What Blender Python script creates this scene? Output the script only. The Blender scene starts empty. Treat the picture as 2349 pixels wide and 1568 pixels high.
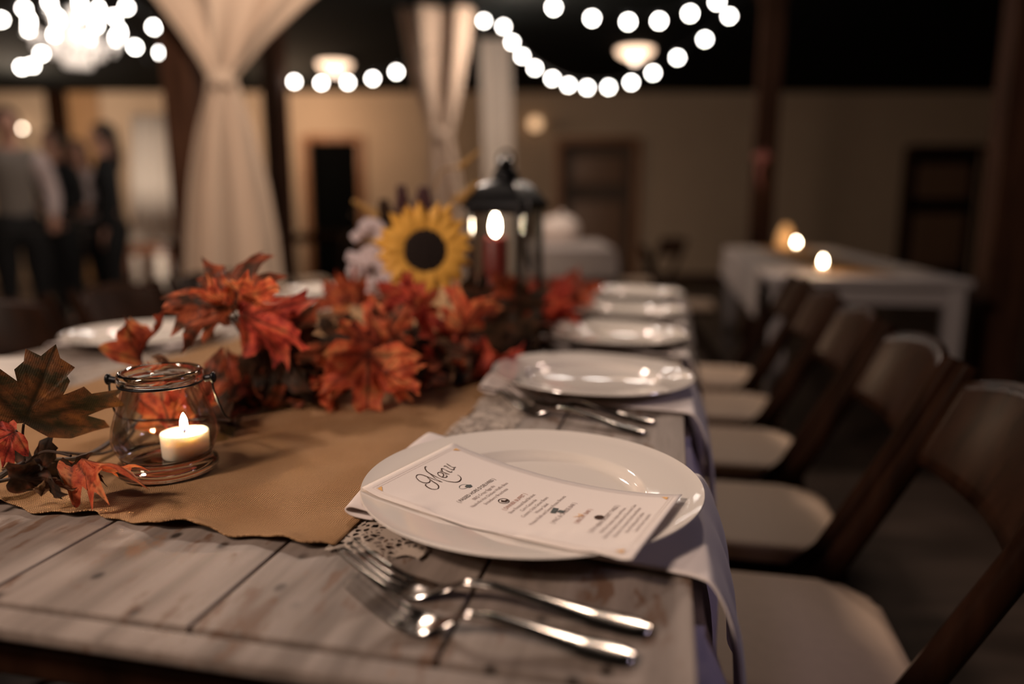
import bpy, bmesh, math, random
from mathutils import Vector, Matrix, Euler, noise
S = bpy.context.scene
C = S.collection
PI = math.pi
R = math.radians

# ------------------------------------------------------------------ camera
FPX = 2349 * 25.5 / 36.0                     # focal length in pixels of the 2349 x 1568 frame
PITCH = math.atan((784 - 485) / FPX)
CAMZ = 1.02
cd = bpy.data.cameras.new('camera'); cam = bpy.data.objects.new('camera', cd); C.objects.link(cam)
cam.location = (0, 0, CAMZ); cam.rotation_euler = (PI / 2 - PITCH, 0, 0)
cd.lens = 25.5; cd.sensor_width = 36; cd.clip_start = 0.02; cd.clip_end = 60
cd.dof.use_dof = True; cd.dof.focus_distance = 0.665; cd.dof.aperture_fstop = 1.42
S.camera = cam

# ------------------------------------------------------------------ exposure, world
S.view_settings.view_transform = 'Standard'; S.view_settings.look = 'None'
S.view_settings.exposure = 0.9; S.view_settings.gamma = 1.0; S.view_settings.use_curve_mapping = False
S.cycles.use_denoising = True
S.cycles.max_bounces = 10; S.cycles.transparent_max_bounces = 16; S.cycles.transmission_bounces = 10
S.cycles.sample_clamp_indirect = 2.0
S.cycles.caustics_reflective = False; S.cycles.caustics_refractive = False
w = bpy.data.worlds.new('world'); S.world = w; w.use_nodes = True
w.node_tree.nodes['Background'].inputs[0].default_value = (0.35, 0.33, 0.42, 1)
w.node_tree.nodes['Background'].inputs[1].default_value = 0.02

# ------------------------------------------------------------------ lamps of the room and added fill lights
def lamp(name, loc, power, color=(1, .72, .5), radius=.1, kind='POINT', target=None, spot=None, blend=.6):
    l = bpy.data.lights.new(name, kind); l.energy = power; l.color = color
    l.shadow_soft_size = radius
    o = bpy.data.objects.new(name, l); C.objects.link(o); o.location = loc
    if kind == 'SPOT': l.spot_size = R(spot); l.spot_blend = blend
    if target is not None:
        o.rotation_euler = (Vector(target) - Vector(loc)).to_track_quat('-Z', 'Y').to_euler()
    return o
lamp('canopy_lamp', (-.75, 2.75, 2.35), 62, (1, .80, .66), .13, 'SPOT', (-.25, 1.1, .75), 105)
lamp('ceiling_lamp_over_aisle', (.95, 3.4, 2.5), 34, (1, .78, .62), .12, 'SPOT', (.45, 1.9, .4), 95)
lamp('fill_light_behind_camera', (-2.2, -1.2, 2.5), 34, (1, .76, .60), .2, 'SPOT', (-.5, 1.3, .8), 75)  # added front fill from behind the camera, no fixture there
lamp('fill_light_front_left', (-1.2, -.2, 2.0), 54, (1, .77, .62), .14, 'SPOT', (-.22, .85, .75), 112)  # added fill from the front left for leaves, plates and boards
lamp('near_drape_fill', (-1.0, 2.3, 2.3), 82, (1, .78, .60), .1, 'SPOT', (-1.6, 3.9, 1.35), 100)  # added spot that only brightens the near drape
lamp('far_drapes_fill', (.05, 5.95, 2.4), 24, (1, .80, .64), .12)  # added light to brighten the two far drapes
lamp('wall_lamp_by_door', (-2.8, 9.4, 2.3), 36, (1, .66, .42), .15)
lamp('left_wall_fill', (-5.9, 9.0, 2.35), 44, (1, .76, .56), .15)  # added light, set near the wall to brighten its left part
lamp('drape_uplight', (-3.35, 6.4, .5), 85, (1, .84, .68), .1, 'SPOT', (-3.80, 8.0, 1.0), 62)
lamp('violet_cloth_spot', (1.5, .5, 1.5), 5, (.86, .74, 1), .1, 'SPOT', (.05, .75, .7), 42)  # unseen violet spot added to light the hanging cloth

# ------------------------------------------------------------------ coordinates
TS = math.atan((1545 - 1174.5) * math.cos(PITCH) / FPX)       # the long table runs 12.4 degrees to the right
TROT = (0, 0, -TS)
def Ti(u, v, z=0.0):                                           # table axes -> room axes
    return Vector((u * math.cos(TS) + v * math.sin(TS), -u * math.sin(TS) + v * math.cos(TS), z))
def ray(x, y):
    a = (x - 1174.5) / FPX; b = (784 - y) / FPX
    return Vector((a, math.cos(PITCH) + b * math.sin(PITCH), -math.sin(PITCH) + b * math.cos(PITCH)))
def at(x, y, d):                                               # point at distance d down the room
    r = ray(x, y); return Vector((0, 0, CAMZ)) + r * (d / r.y)
def atz(x, y, z):
    r = ray(x, y); return Vector((0, 0, CAMZ)) + r * ((z - CAMZ) / r.z)

# ------------------------------------------------------------------ materials
def newmat(name):
    m = bpy.data.materials.new(name); m.use_nodes = True
    return m, m.node_tree, m.node_tree.nodes['Principled BSDF']
def mat(name, col, rough=.5, metal=0, emit=None, es=0, spec=.5, sheen=0, coat=0, noise_s=0, noise_amt=0, bump=0, trans=0, ior=1.45, sss=0):
    m, nt, b = newmat(name)
    b.inputs['Base Color'].default_value = (*col, 1); b.inputs['Roughness'].default_value = rough
    b.inputs['Metallic'].default_value = metal; b.inputs['Specular IOR Level'].default_value = spec
    b.inputs['Sheen Weight'].default_value = sheen; b.inputs['Coat Weight'].default_value = coat
    b.inputs['Transmission Weight'].default_value = trans; b.inputs['IOR'].default_value = ior
    if sss:
        b.inputs['Subsurface Weight'].default_value = sss; b.inputs['Subsurface Radius'].default_value = (.012, .012, .012); b.inputs['Subsurface Scale'].default_value = 1.0 if sss > .5 else .3
    if emit:
        b.inputs['Emission Color'].default_value = (*emit, 1); b.inputs['Emission Strength'].default_value = es
    if noise_s:
        tc = nt.nodes.new('ShaderNodeTexCoord'); n = nt.nodes.new('ShaderNodeTexNoise')
        n.inputs['Scale'].default_value = noise_s; n.inputs['Detail'].default_value = 6
        nt.links.new(tc.outputs['Object'], n.inputs['Vector'])
        if noise_amt:
            mx = nt.nodes.new('ShaderNodeMix'); mx.data_type = 'RGBA'
            nt.links.new(n.outputs['Fac'], mx.inputs['Factor'])
            mx.inputs['A'].default_value = (*[max(0, c * (1 - noise_amt)) for c in col], 1)
            mx.inputs['B'].default_value = (*[min(1, c * (1 + noise_amt)) for c in col], 1)
            nt.links.new(mx.outputs['Result'], b.inputs['Base Color'])
        if bump:
            bp = nt.nodes.new('ShaderNodeBump'); bp.inputs['Strength'].default_value = bump; bp.inputs['Distance'].default_value = .01
            nt.links.new(n.outputs['Fac'], bp.inputs['Height']); nt.links.new(bp.outputs['Normal'], b.inputs['Normal'])
    return m
def ramp(nt, fac, stops):
    r = nt.nodes.new('ShaderNodeValToRGB'); e = r.color_ramp.elements
    while len(e) < len(stops): e.new(.5)
    for k, (p, c) in enumerate(stops):
        e[k].position = p; e[k].color = (*c, 1) if len(c) == 3 else c
    nt.links.new(fac, r.inputs['Fac']); return r
def N(nt, t, **kw):
    n = nt.nodes.new(t)
    for k, v in kw.items():
        if k in n.inputs: n.inputs[k].default_value = v
        else: setattr(n, k, v)
    return n
def mixc(nt, fac, a, b, mode='MIX'):
    m = nt.nodes.new('ShaderNodeMix'); m.data_type = 'RGBA'; m.blend_type = mode
    for s, v in (('Factor', fac), ('A', a), ('B', b)):
        if hasattr(v, 'is_output'): nt.links.new(v, m.inputs[s])
        elif s == 'Factor': m.inputs[s].default_value = v
        else: m.inputs[s].default_value = (*v, 1)
    return m.outputs['Result']
def math_(nt, op, a, b=None):
    m = nt.nodes.new('ShaderNodeMath'); m.operation = op
    for k, v in enumerate((a, b)):
        if v is None: continue
        if hasattr(v, 'is_output'): nt.links.new(v, m.inputs[k])
        else: m.inputs[k].default_value = v
    return m.outputs[0]
def mapped(nt, scale, rot=(0, 0, 0), coord='Object', loc=(0, 0, 0)):
    tc = nt.nodes.new('ShaderNodeTexCoord'); mp = nt.nodes.new('ShaderNodeMapping')
    mp.inputs['Scale'].default_value = scale; mp.inputs['Rotation'].default_value = rot; mp.inputs['Location'].default_value = loc
    nt.links.new(tc.outputs[coord], mp.inputs['Vector']); return mp.outputs['Vector']

def burlap_mat():
    m, nt, b = newmat('burlap')
    v = mapped(nt, (1, 1, 1))
    d = N(nt, 'ShaderNodeTexNoise', Scale=26.0, Detail=3.0); nt.links.new(v, d.inputs['Vector'])
    off = nt.nodes.new('ShaderNodeVectorMath'); off.operation = 'MULTIPLY_ADD'
    nt.links.new(d.outputs['Color'], off.inputs[0]); off.inputs[1].default_value = (.008, .008, 0); nt.links.new(v, off.inputs[2])
    outs = []
    for ax in ('X', 'Y'):
        wv = N(nt, 'ShaderNodeTexWave', Scale=158.0, Distortion=.6, Detail=2.0); wv.bands_direction = ax; wv.inputs['Detail Scale'].default_value = 1.3
        nt.links.new(off.outputs[0], wv.inputs['Vector']); outs.append(wv.outputs['Fac'])
    h = math_(nt, 'MULTIPLY', outs[0], outs[1])
    h = math_(nt, 'POWER', h, .6)
    n2 = N(nt, 'ShaderNodeTexNoise', Scale=14.0, Detail=5.0); nt.links.new(v, n2.inputs['Vector'])
    base = ramp(nt, n2.outputs['Fac'], [(.3, (.60, .345, .175)), (.7, (.78, .48, .26))])
    col = mixc(nt, h, (.13, .066, .027), base.outputs['Color'])
    nt.links.new(col, b.inputs['Base Color']); b.inputs['Roughness'].default_value = .9; b.inputs['Specular IOR Level'].default_value = .1
    bp = N(nt, 'ShaderNodeBump', Strength=.7, Distance=.0012); nt.links.new(h, bp.inputs['Height']); nt.links.new(bp.outputs['Normal'], b.inputs['Normal'])
    return m

def plank_mat():
    m, nt, b = newmat('distressed_white_wood')
    g = mapped(nt, (26, 2.2, 26))
    n1 = N(nt, 'ShaderNodeTexNoise', Scale=1.6, Detail=8.0, Roughness=.6); nt.links.new(g, n1.inputs['Vector'])
    base = ramp(nt, n1.outputs['Fac'], [(.24, (.085, .063, .051)), (.40, (.16, .124, .104)), (.58, (.225, .178, .152)), (.85, (.32, .26, .226))])
    v = mapped(nt, (1, .75, 1), loc=(3.37, 1.2, 0))
    n2 = N(nt, 'ShaderNodeTexNoise', Scale=11.0, Detail=9.0, Roughness=.72); nt.links.new(v, n2.inputs['Vector'])
    chip = ramp(nt, n2.outputs['Fac'], [(.585, (0, 0, 0)), (.65, (.85, .85, .85))])
    col = mixc(nt, chip.outputs['Color'], base.outputs['Color'], (.20, .105, .055))
    n3 = N(nt, 'ShaderNodeTexVoronoi', Scale=19.0); n3.voronoi_dimensions = '2D'; v3 = mapped(nt, (1, .7, 1)); nt.links.new(v3, n3.inputs['Vector'])
    spot = ramp(nt, n3.outputs['Distance'], [(.045, (1, 1, 1)), (.10, (0, 0, 0))])
    n4 = N(nt, 'ShaderNodeTexNoise', Scale=6.0); nt.links.new(v, n4.inputs['Vector'])
    keep = ramp(nt, n4.outputs['Fac'], [(.53, (0, 0, 0)), (.60, (1, 1, 1))])
    sp = math_(nt, 'MULTIPLY', spot.outputs['Color'], keep.outputs['Color'])
    col = mixc(nt, sp, col, (.028, .017, .012))
    n6 = N(nt, 'ShaderNodeTexNoise', Scale=46.0, Detail=4.0, Roughness=.6); v6 = mapped(nt, (1, .33, 1), (0, 0, .5)); nt.links.new(v6, n6.inputs['Vector'])
    sc = ramp(nt, n6.outputs['Fac'], [(.57, (0, 0, 0)), (.63, (.8, .8, .8))])
    n7 = N(nt, 'ShaderNodeTexNoise', Scale=9.0, Detail=3.0); v7 = mapped(nt, (1, 1, 1), loc=(1.7, 5.1, 0)); nt.links.new(v7, n7.inputs['Vector'])
    kp = ramp(nt, n7.outputs['Fac'], [(.44, (0, 0, 0)), (.53, (1, 1, 1))])
    col = mixc(nt, math_(nt, 'MULTIPLY', sc.outputs['Color'], kp.outputs['Color']), col, (.115, .055, .028))
    g2 = mapped(nt, (60, 1.2, 60)); n5 = N(nt, 'ShaderNodeTexNoise', Scale=1.0, Detail=5.0); nt.links.new(g2, n5.inputs['Vector'])
    st = ramp(nt, n5.outputs['Fac'], [(.62, (0, 0, 0)), (.72, (.7, .7, .7))])
    col = mixc(nt, st.outputs['Color'], col, (.19, .145, .12))
    nt.links.new(col, b.inputs['Base Color'])
    rr = ramp(nt, n1.outputs['Fac'], [(.3, (.75, .75, .75)), (.8, (.55, .55, .55))]); nt.links.new(rr.outputs['Color'], b.inputs['Roughness'])
    bp = N(nt, 'ShaderNodeBump', Strength=.5, Distance=.002); nt.links.new(n1.outputs['Fac'], bp.inputs['Height']); nt.links.new(bp.outputs['Normal'], b.inputs['Normal'])
    return m

def lace_mat():
    m, nt, b = newmat('lace')
    v = mapped(nt, (1, 1, 1))
    vo = N(nt, 'ShaderNodeTexVoronoi', Scale=150.0); vo.feature = 'DISTANCE_TO_EDGE'; nt.links.new(v, vo.inputs['Vector'])
    th = math_(nt, 'LESS_THAN', vo.outputs['Distance'], .14)
    fl = N(nt, 'ShaderNodeTexVoronoi', Scale=42.0); nt.links.new(v, fl.inputs['Vector'])
    sep = nt.nodes.new('ShaderNodeSeparateColor'); nt.links.new(fl.outputs['Color'], sep.inputs[0])
    rnd = math_(nt, 'GREATER_THAN', sep.outputs[0], .35)
    ins = math_(nt, 'LESS_THAN', fl.outputs['Distance'], .42)
    a = math_(nt, 'MAXIMUM', th, math_(nt, 'MULTIPLY', rnd, ins))
    b.inputs['Base Color'].default_value = (.38, .31, .26, 1); b.inputs['Roughness'].default_value = .85
    nt.links.new(a, b.inputs['Alpha'])
    return m

def leaf_mat(name, c0, c1, c2, vein=(.03, .014, .008)):
    m, nt, b = newmat(name)
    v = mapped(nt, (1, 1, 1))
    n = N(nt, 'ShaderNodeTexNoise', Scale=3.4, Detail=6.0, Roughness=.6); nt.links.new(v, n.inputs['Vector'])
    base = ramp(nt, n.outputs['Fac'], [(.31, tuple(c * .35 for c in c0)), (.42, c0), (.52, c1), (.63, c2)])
    at_ = nt.nodes.new('ShaderNodeAttribute'); at_.attribute_name = 'vein'
    f = N(nt, 'ShaderNodeTexWave', Scale=22.0, Distortion=3.0, Detail=2.0); nt.links.new(v, f.inputs['Vector'])
    fine = mixc(nt, math_(nt, 'MULTIPLY', f.outputs['Fac'], .05), base.outputs['Color'], vein)
    sp = N(nt, 'ShaderNodeTexNoise', Scale=30.0, Detail=2.0); nt.links.new(v, sp.inputs['Vector'])
    spk = ramp(nt, sp.outputs['Fac'], [(.66, (0, 0, 0)), (.72, (.8, .8, .8))])
    fine = mixc(nt, spk.outputs['Color'], fine, vein)
    col = mixc(nt, at_.outputs['Fac'], fine, vein)
    nt.links.new(col, b.inputs['Base Color']); b.inputs['Roughness'].default_value = .6; b.inputs['Specular IOR Level'].default_value = .3
    tr = nt.nodes.new('ShaderNodeBsdfTranslucent'); nt.links.new(col, tr.inputs['Color'])
    ms = nt.nodes.new('ShaderNodeMixShader'); ms.inputs[0].default_value = .48
    nt.links.new(b.outputs[0], ms.inputs[1]); nt.links.new(tr.outputs[0], ms.inputs[2])
    bp = N(nt, 'ShaderNodeBump', Strength=.15, Distance=.01); nt.links.new(f.outputs['Fac'], bp.inputs['Height']); nt.links.new(bp.outputs['Normal'], b.inputs['Normal'])
    nt.links.new(ms.outputs[0], nt.nodes['Material Output'].inputs['Surface'])
    return m

def thin_glass(name, tint=(.97, .97, .96), edge=(.80, .79, .77)):
    m = bpy.data.materials.new(name); m.use_nodes = True; nt = m.node_tree; nt.nodes.remove(nt.nodes['Principled BSDF'])
    lw = nt.nodes.new('ShaderNodeLayerWeight'); lw.inputs['Blend'].default_value = .35
    ed = ramp(nt, lw.outputs['Facing'], [(.62, tint), (.99, edge)])
    t = nt.nodes.new('ShaderNodeBsdfTransparent'); nt.links.new(ed.outputs['Color'], t.inputs['Color'])
    g = nt.nodes.new('ShaderNodeBsdfGlossy'); g.inputs['Roughness'].default_value = .03
    fr = nt.nodes.new('ShaderNodeFresnel'); fr.inputs['IOR'].default_value = 1.45
    f2 = math_(nt, 'MULTIPLY', fr.outputs[0], .6)
    ms = nt.nodes.new('ShaderNodeMixShader'); nt.links.new(f2, ms.inputs[0])
    nt.links.new(t.outputs[0], ms.inputs[1]); nt.links.new(g.outputs[0], ms.inputs[2])
    nt.links.new(ms.outputs[0], nt.nodes['Material Output'].inputs['Surface'])
    return m

def cloth_mat(name, col, trans=.25, weave=900):
    m, nt, b = newmat(name)
    b.inputs['Base Color'].default_value = (*col, 1); b.inputs['Roughness'].default_value = .85; b.inputs['Sheen Weight'].default_value = .15
    n = N(nt, 'ShaderNodeTexNoise', Scale=float(weave), Detail=2.0); v = mapped(nt, (1, 1, 1)); nt.links.new(v, n.inputs['Vector'])
    bp = N(nt, 'ShaderNodeBump', Strength=.15, Distance=.001); nt.links.new(n.outputs['Fac'], bp.inputs['Height']); nt.links.new(bp.outputs['Normal'], b.inputs['Normal'])
    tr = nt.nodes.new('ShaderNodeBsdfTranslucent'); tr.inputs['Color'].default_value = (*col, 1)
    ms = nt.nodes.new('ShaderNodeMixShader'); ms.inputs[0].default_value = trans
    nt.links.new(b.outputs[0], ms.inputs[1]); nt.links.new(tr.outputs[0], ms.inputs[2])
    nt.links.new(ms.outputs[0], nt.nodes['Material Output'].inputs['Surface'])
    return m

def wood_mat(name, c0, c1, rough=.5, scale=(30, 30, 3), spec=.5):
    m, nt, b = newmat(name)
    v = mapped(nt, scale); n = N(nt, 'ShaderNodeTexNoise', Scale=1.0, Detail=7.0, Distortion=.4); nt.links.new(v, n.inputs['Vector'])
    r = ramp(nt, n.outputs['Fac'], [(.3, c0), (.7, c1)]); nt.links.new(r.outputs['Color'], b.inputs['Base Color']); b.inputs['Roughness'].default_value = rough; b.inputs['Specular IOR Level'].default_value = spec
    return m

def flame_mat(name, es):
    m, nt, b = newmat(name)
    tc = nt.nodes.new('ShaderNodeTexCoord'); sp = nt.nodes.new('ShaderNodeSeparateXYZ'); nt.links.new(tc.outputs['Generated'], sp.inputs[0])
    r = ramp(nt, sp.outputs['Z'], [(.0, (.10, .12, .9)), (.16, (.35, .38, 1)), (.3, (1, .82, .55)), (1, (1, .86, .62))])
    r2 = ramp(nt, sp.outputs['Z'], [(.0, (.03, .03, .03)), (.18, (.06, .06, .06)), (.34, (1, 1, 1))])
    nt.links.new(r.outputs['Color'], b.inputs['Emission Color']); nt.links.new(math_(nt, 'MULTIPLY', r2.outputs['Color'], es), b.inputs['Emission Strength'])
    b.inputs['Base Color'].default_value = (0, 0, 0, 1)
    return m

M = {}
M['burlap'] = burlap_mat(); M['plank'] = plank_mat(); M['lace'] = lace_mat()
M['ceramic'] = mat('white_ceramic', (.72, .66, .61), .07, coat=.3)
M['card'] = mat('card_stock', (.74, .66, .62), .75, spec=.2, noise_s=900, bump=.05)
M['ink'] = mat('brown_ink', (.045, .02, .012), .8, spec=.1)
M['ink_red'] = mat('russet_ink', (.30, .10, .055), .7)
M['ink_grey'] = mat('grey_ink', (.24, .17, .155), .7)
M['ink_black'] = mat('black_ink', (.03, .04, .04), .7)
M['ink_gold'] = mat('orange_ink', (.72, .38, .10), .7)
M['ink_line'] = mat('pale_grey_ink', (.56, .48, .45), .7)
M['napkin'] = cloth_mat('napkin_linen', (.70, .62, .60), .1, 1500)
M['tablecloth'] = cloth_mat('lilac_cast_cloth', (.66, .56, .68), .15)  # lilac tint puts the cool light cast into the cloth colour
M['drape'] = cloth_mat('ivory_voile', (.66, .52, .42), .35)
M['drape_white'] = cloth_mat('white_voile', (.78, .70, .63), .35)
M['steel'] = mat('polished_steel', (.42, .38, .35), .17, 1.0)
M['black_metal'] = mat('black_metal', (.012, .012, .014), .35, .6)
M['jar'] = thin_glass('jar_glass'); M['pane'] = thin_glass('pane_glass')
M['solid_glass'] = mat('solid_glass', (.96, .96, .94), .02, trans=1, ior=1.48)
M['wax'] = mat('ivory_wax', (.95, .76, .60), .45, sss=1.0)
M['red_wax'] = mat('red_wax', (.16, .02, .018), .4, sss=.1)
M['wick'] = mat('wick', (.02, .015, .012), .9)
M['flame'] = flame_mat('candle_flame', 60); M['flame_far'] = mat('far_flame', (0, 0, 0), emit=(1, .80, .55), es=55)
M['bulb'] = mat('lit_globe_bulb', (.9, .9, .9), .3, emit=(1, .93, .84), es=20)
M['bulb_warm'] = mat('lit_warm_bulb', (.9, .9, .9), .3, emit=(1, .76, .55), es=9)
M['dome'] = mat('lit_dome_lamp', (.9, .85, .8), .4, emit=(1, .66, .44), es=1.6)
M['dome_bulb'] = mat('lit_dome_core', (.9, .85, .8), .4, emit=(1, .72, .55), es=3.2)
M['wire'] = mat('black_wire', (.006, .006, .006), .6)
M['brown_wood'] = wood_mat('dark_walnut', (.009, .004, .0022), (.024, .010, .0055), .26, spec=.035)
M['post_wood'] = wood_mat('stained_post', (.028, .012, .007), (.075, .034, .02), .8, spec=.1)
M['trim_wood'] = wood_mat('orange_trim', (.19, .075, .028), (.30, .13, .05), .5)
M['door_wood'] = wood_mat('brown_door', (.06, .036, .024), (.09, .055, .036), .7)
M['panel_wood'] = wood_mat('oak_panel', (.26, .14, .06), (.36, .20, .09), .6)
M['black_door'] = mat('black_door', (.002, .0022, .0022), .95, spec=.05)
M['seat_pad'] = mat('beige_vinyl', (.58, .42, .31), .6, noise_s=60, noise_amt=.08, bump=.05)
M['wall'] = mat('tan_plaster', (.48, .36, .26), .85, noise_s=3, noise_amt=.08)
M['floor'] = wood_mat('dark_floor', (.03, .022, .018), (.06, .042, .034), .38, (2, 12, 2), spec=.3)
M['ceiling'] = mat('black_ceiling', (.006, .0068, .0068), .95, spec=.05)
M['white_paint'] = mat('white_paint', (.36, .33, .34), .6)
M['cloth_white'] = cloth_mat('white_tablecloth', (.46, .39, .37), .1)
M['orange_leaf'] = leaf_mat('orange_leaf', (.56, .09, .04), (.76, .19, .075), (.84, .36, .14))
M['red_leaf'] = leaf_mat('red_leaf', (.38, .042, .03), (.66, .10, .055), (.68, .20, .08))
M['rust_leaf'] = leaf_mat('rust_leaf', (.28, .05, .025), (.48, .10, .04), (.60, .24, .08))
M['brown_red_leaf'] = leaf_mat('brown_red_leaf', (.10, .045, .025), (.32, .075, .035), (.58, .16, .07))
M['green_leaf'] = leaf_mat('green_brown_leaf', (.036, .028, .012), (.12, .048, .018), (.23, .09, .025), (.02, .016, .008))
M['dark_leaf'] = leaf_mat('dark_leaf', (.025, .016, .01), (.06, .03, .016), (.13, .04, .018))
M['pale_leaf'] = leaf_mat('tan_leaf', (.20, .10, .06), (.30, .17, .09), (.40, .26, .13))
M['stem'] = mat('brown_stem', (.03, .016, .010), .7, noise_s=90, noise_amt=.4)
M['petal'] = mat('yellow_petal', (.86, .44, .075), .6, noise_s=40, noise_amt=.25)
M['seed'] = mat('seed_disc', (.018, .010, .008), .9, noise_s=200, bump=.8)
M['wheat'] = mat('dry_wheat', (.42, .25, .085), .8)
M['plum'] = mat('plum_bud', (.05, .014, .018), .7)
M['blossom'] = mat('white_blossom', (.62, .53, .56), .8)
M['red_petal'] = mat('rust_red_petal', (.34, .055, .03), .65, noise_s=30, noise_amt=.3)
M['pumpkin'] = mat('white_pumpkin', (.85, .72, .66), .5)
M['skin'] = mat('skin', (.42, .22, .16), .5, sss=.1)
M['hair'] = mat('dark_hair', (.02, .013, .01), .6)
M['suit'] = mat('black_suit', (.006, .006, .008), .8)
M['vest'] = mat('grey_vest', (.17, .145, .13), .8)
M['shirt'] = mat('white_shirt', (.50, .40, .40), .8)
M['crystal'] = mat('chandelier_crystal', (.85, .8, .76), .15, emit=(1, .84, .72), es=.32)

# ------------------------------------------------------------------ mesh helpers
class MB:
    def __init__(self): self.bm = bmesh.new()
    def _add(self, b2, mtx=None):
        if mtx is not None: b2.transform(mtx)
        me = bpy.data.meshes.new('tmp'); b2.to_mesh(me); b2.free(); self.bm.from_mesh(me); bpy.data.meshes.remove(me)
        return self
    def box(self, c, d, bev=0, rot=(0, 0, 0), seg=2, taper=None):
        b = bmesh.new(); bmesh.ops.create_cube(b, size=1)
        for v in b.verts:
            v.co = Vector((v.co.x * d[0], v.co.y * d[1], v.co.z * d[2]))
        if bev: bmesh.ops.bevel(b, geom=b.edges[:], offset=bev, segments=seg, affect='EDGES', profile=.6)
        return self._add(b, Matrix.Translation(Vector(c)) @ Euler(rot).to_matrix().to_4x4())
    def tube(self, pts, rad, n=10, caps=True, flat=1.0, up=None):
        b = bmesh.new(); pts = [Vector(p) for p in pts]; rings = []
        if not hasattr(rad, '__len__'): rad = [rad] * len(pts)
        prev = None
        for i, p in enumerate(pts):
            t = (pts[min(i + 1, len(pts) - 1)] - pts[max(i - 1, 0)])
            if t.length < 1e-9: t = Vector((0, 0, 1))
            t.normalize()
            if prev is None:
                a = Vector(up) if up is not None else (Vector((0, 0, 1)) if abs(t.z) < .9 else Vector((1, 0, 0)))
            else: a = prev
            a = (a - t * a.dot(t)); a.normalize(); prev = a; c = t.cross(a)
            rings.append([b.verts.new(p + (a * math.cos(k * 2 * PI / n) * flat + c * math.sin(k * 2 * PI / n)) * rad[i]) for k in range(n)])
        for r0, r1 in zip(rings, rings[1:]):
            for k in range(n): b.faces.new((r0[k], r0[(k + 1) % n], r1[(k + 1) % n], r1[k]))
        if caps: b.faces.new(rings[0][::-1]); b.faces.new(rings[-1])
        return self._add(b)
    def lathe(self, prof, n=48, loc=(0, 0, 0), closed=False, mtx=None):
        b = bmesh.new(); rings = []
        for r, z in prof:
            if r < 1e-6: rings.append([b.verts.new((0, 0, z))])
            else: rings.append([b.verts.new((r * math.cos(k * 2 * PI / n), r * math.sin(k * 2 * PI / n), z)) for k in range(n)])
        pairs = list(zip(rings, rings[1:])) + ([(rings[-1], rings[0])] if closed else [])
        for a, c in pairs:
            for k in range(n):
                k2 = (k + 1) % n
                if len(a) == 1 and len(c) == 1: continue
                if len(a) == 1: b.faces.new((a[0], c[k2], c[k]))
                elif len(c) == 1: b.faces.new((a[k], a[k2], c[0]))
                else: b.faces.new((a[k], a[k2], c[k2], c[k]))
        m = Matrix.Translation(Vector(loc))
        return self._add(b, m @ mtx if mtx is not None else m)
    def ball(self, c, r, seg=16, sc=(1, 1, 1)):
        b = bmesh.new(); bmesh.ops.create_uvsphere(b, u_segments=seg, v_segments=max(6, seg // 2), radius=r)
        return self._add(b, Matrix.Translation(Vector(c)) @ Matrix.Diagonal((*sc, 1)))
    def grid(self, fn, nu, nv):
        b = bmesh.new()
        vs = [[b.verts.new(fn(i / nu, j / nv)) for j in range(nv + 1)] for i in range(nu + 1)]
        for i in range(nu):
            for j in range(nv): b.faces.new((vs[i][j], vs[i + 1][j], vs[i + 1][j + 1], vs[i][j + 1]))
        return self._add(b)
    def poly(self, verts, faces):
        b = bmesh.new(); vs = [b.verts.new(v) for v in verts]
        for f in faces:
            try: b.faces.new([vs[k] for k in f])
            except ValueError: pass
        return self._add(b)
    def build(self, name, m, parent=None, loc=None, rot=None, smooth=True, angle=40, solid=0, recalc=True):
        if recalc: bmesh.ops.recalc_face_normals(self.bm, faces=self.bm.faces[:])
        me = bpy.data.meshes.new(name); self.bm.to_mesh(me); self.bm.free()
        if smooth:
            me.polygons.foreach_set('use_smooth', [True] * len(me.polygons)); me.set_sharp_from_angle(angle=R(angle))
        me.materials.append(m)
        o = bpy.data.objects.new(name, me); C.objects.link(o)
        if parent: o.parent = parent
        if loc is not None: o.location = loc
        if rot is not None: o.rotation_euler = rot
        if solid:
            md = o.modifiers.new('thickness', 'SOLIDIFY'); md.thickness = solid; md.offset = 0
        return o
def tag(o, label, cat, group=None):
    o['label'] = label; o['category'] = cat
    if group: o['group'] = group
    return o
def thing(name, label, cat, loc=(0, 0, 0), rot=(0, 0, 0), group=None):
    o = bpy.data.objects.new(name, None); C.objects.link(o); o.location = loc; o.rotation_euler = rot; o.empty_display_size = .05
    return tag(o, label, cat, group)
def struct(o): o['kind'] = 'structure'; return o
KIDS = {}
def kids(o): return [c for c in bpy.data.objects if c.parent == o]
def dup(root, loc=None, rot=None, label=None, group=None):
    def cp(o, par):
        c = o.copy(); C.objects.link(c)
        if par: c.parent = par
        for ch in kids(o): cp(ch, c)
        return c
    r = cp(root, None)
    if loc is not None: r.location = loc
    if rot is not None: r.rotation_euler = rot
    if label: r['label'] = label
    if group: r['group'] = group
    return r
def lerp(a, b, t): return a + (b - a) * t
def interp(tab, x):
    if x <= tab[0][0]: return tab[0][1:]
    for a, b in zip(tab, tab[1:]):
        if x <= b[0]:
            t = (x - a[0]) / (b[0] - a[0]); t = t * t * (3 - 2 * t) if False else t
            return tuple(lerp(p, q, t) for p, q in zip(a[1:], b[1:]))
    return tab[-1][1:]
def smoothpath(pts, n=8):
    pts = [Vector(p) for p in pts]; out = []
    for i in range(len(pts) - 1):
        p0 = pts[max(i - 1, 0)]; p1 = pts[i]; p2 = pts[i + 1]; p3 = pts[min(i + 2, len(pts) - 1)]
        for k in range(n):
            t = k / n
            out.append(.5 * ((2 * p1) + (p2 - p0) * t + (2 * p0 - 5 * p1 + 4 * p2 - p3) * t * t + (3 * p1 - p0 - 3 * p2 + p3) * t ** 3))
    out.append(pts[-1]); return out
rng = random.Random(7)

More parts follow.
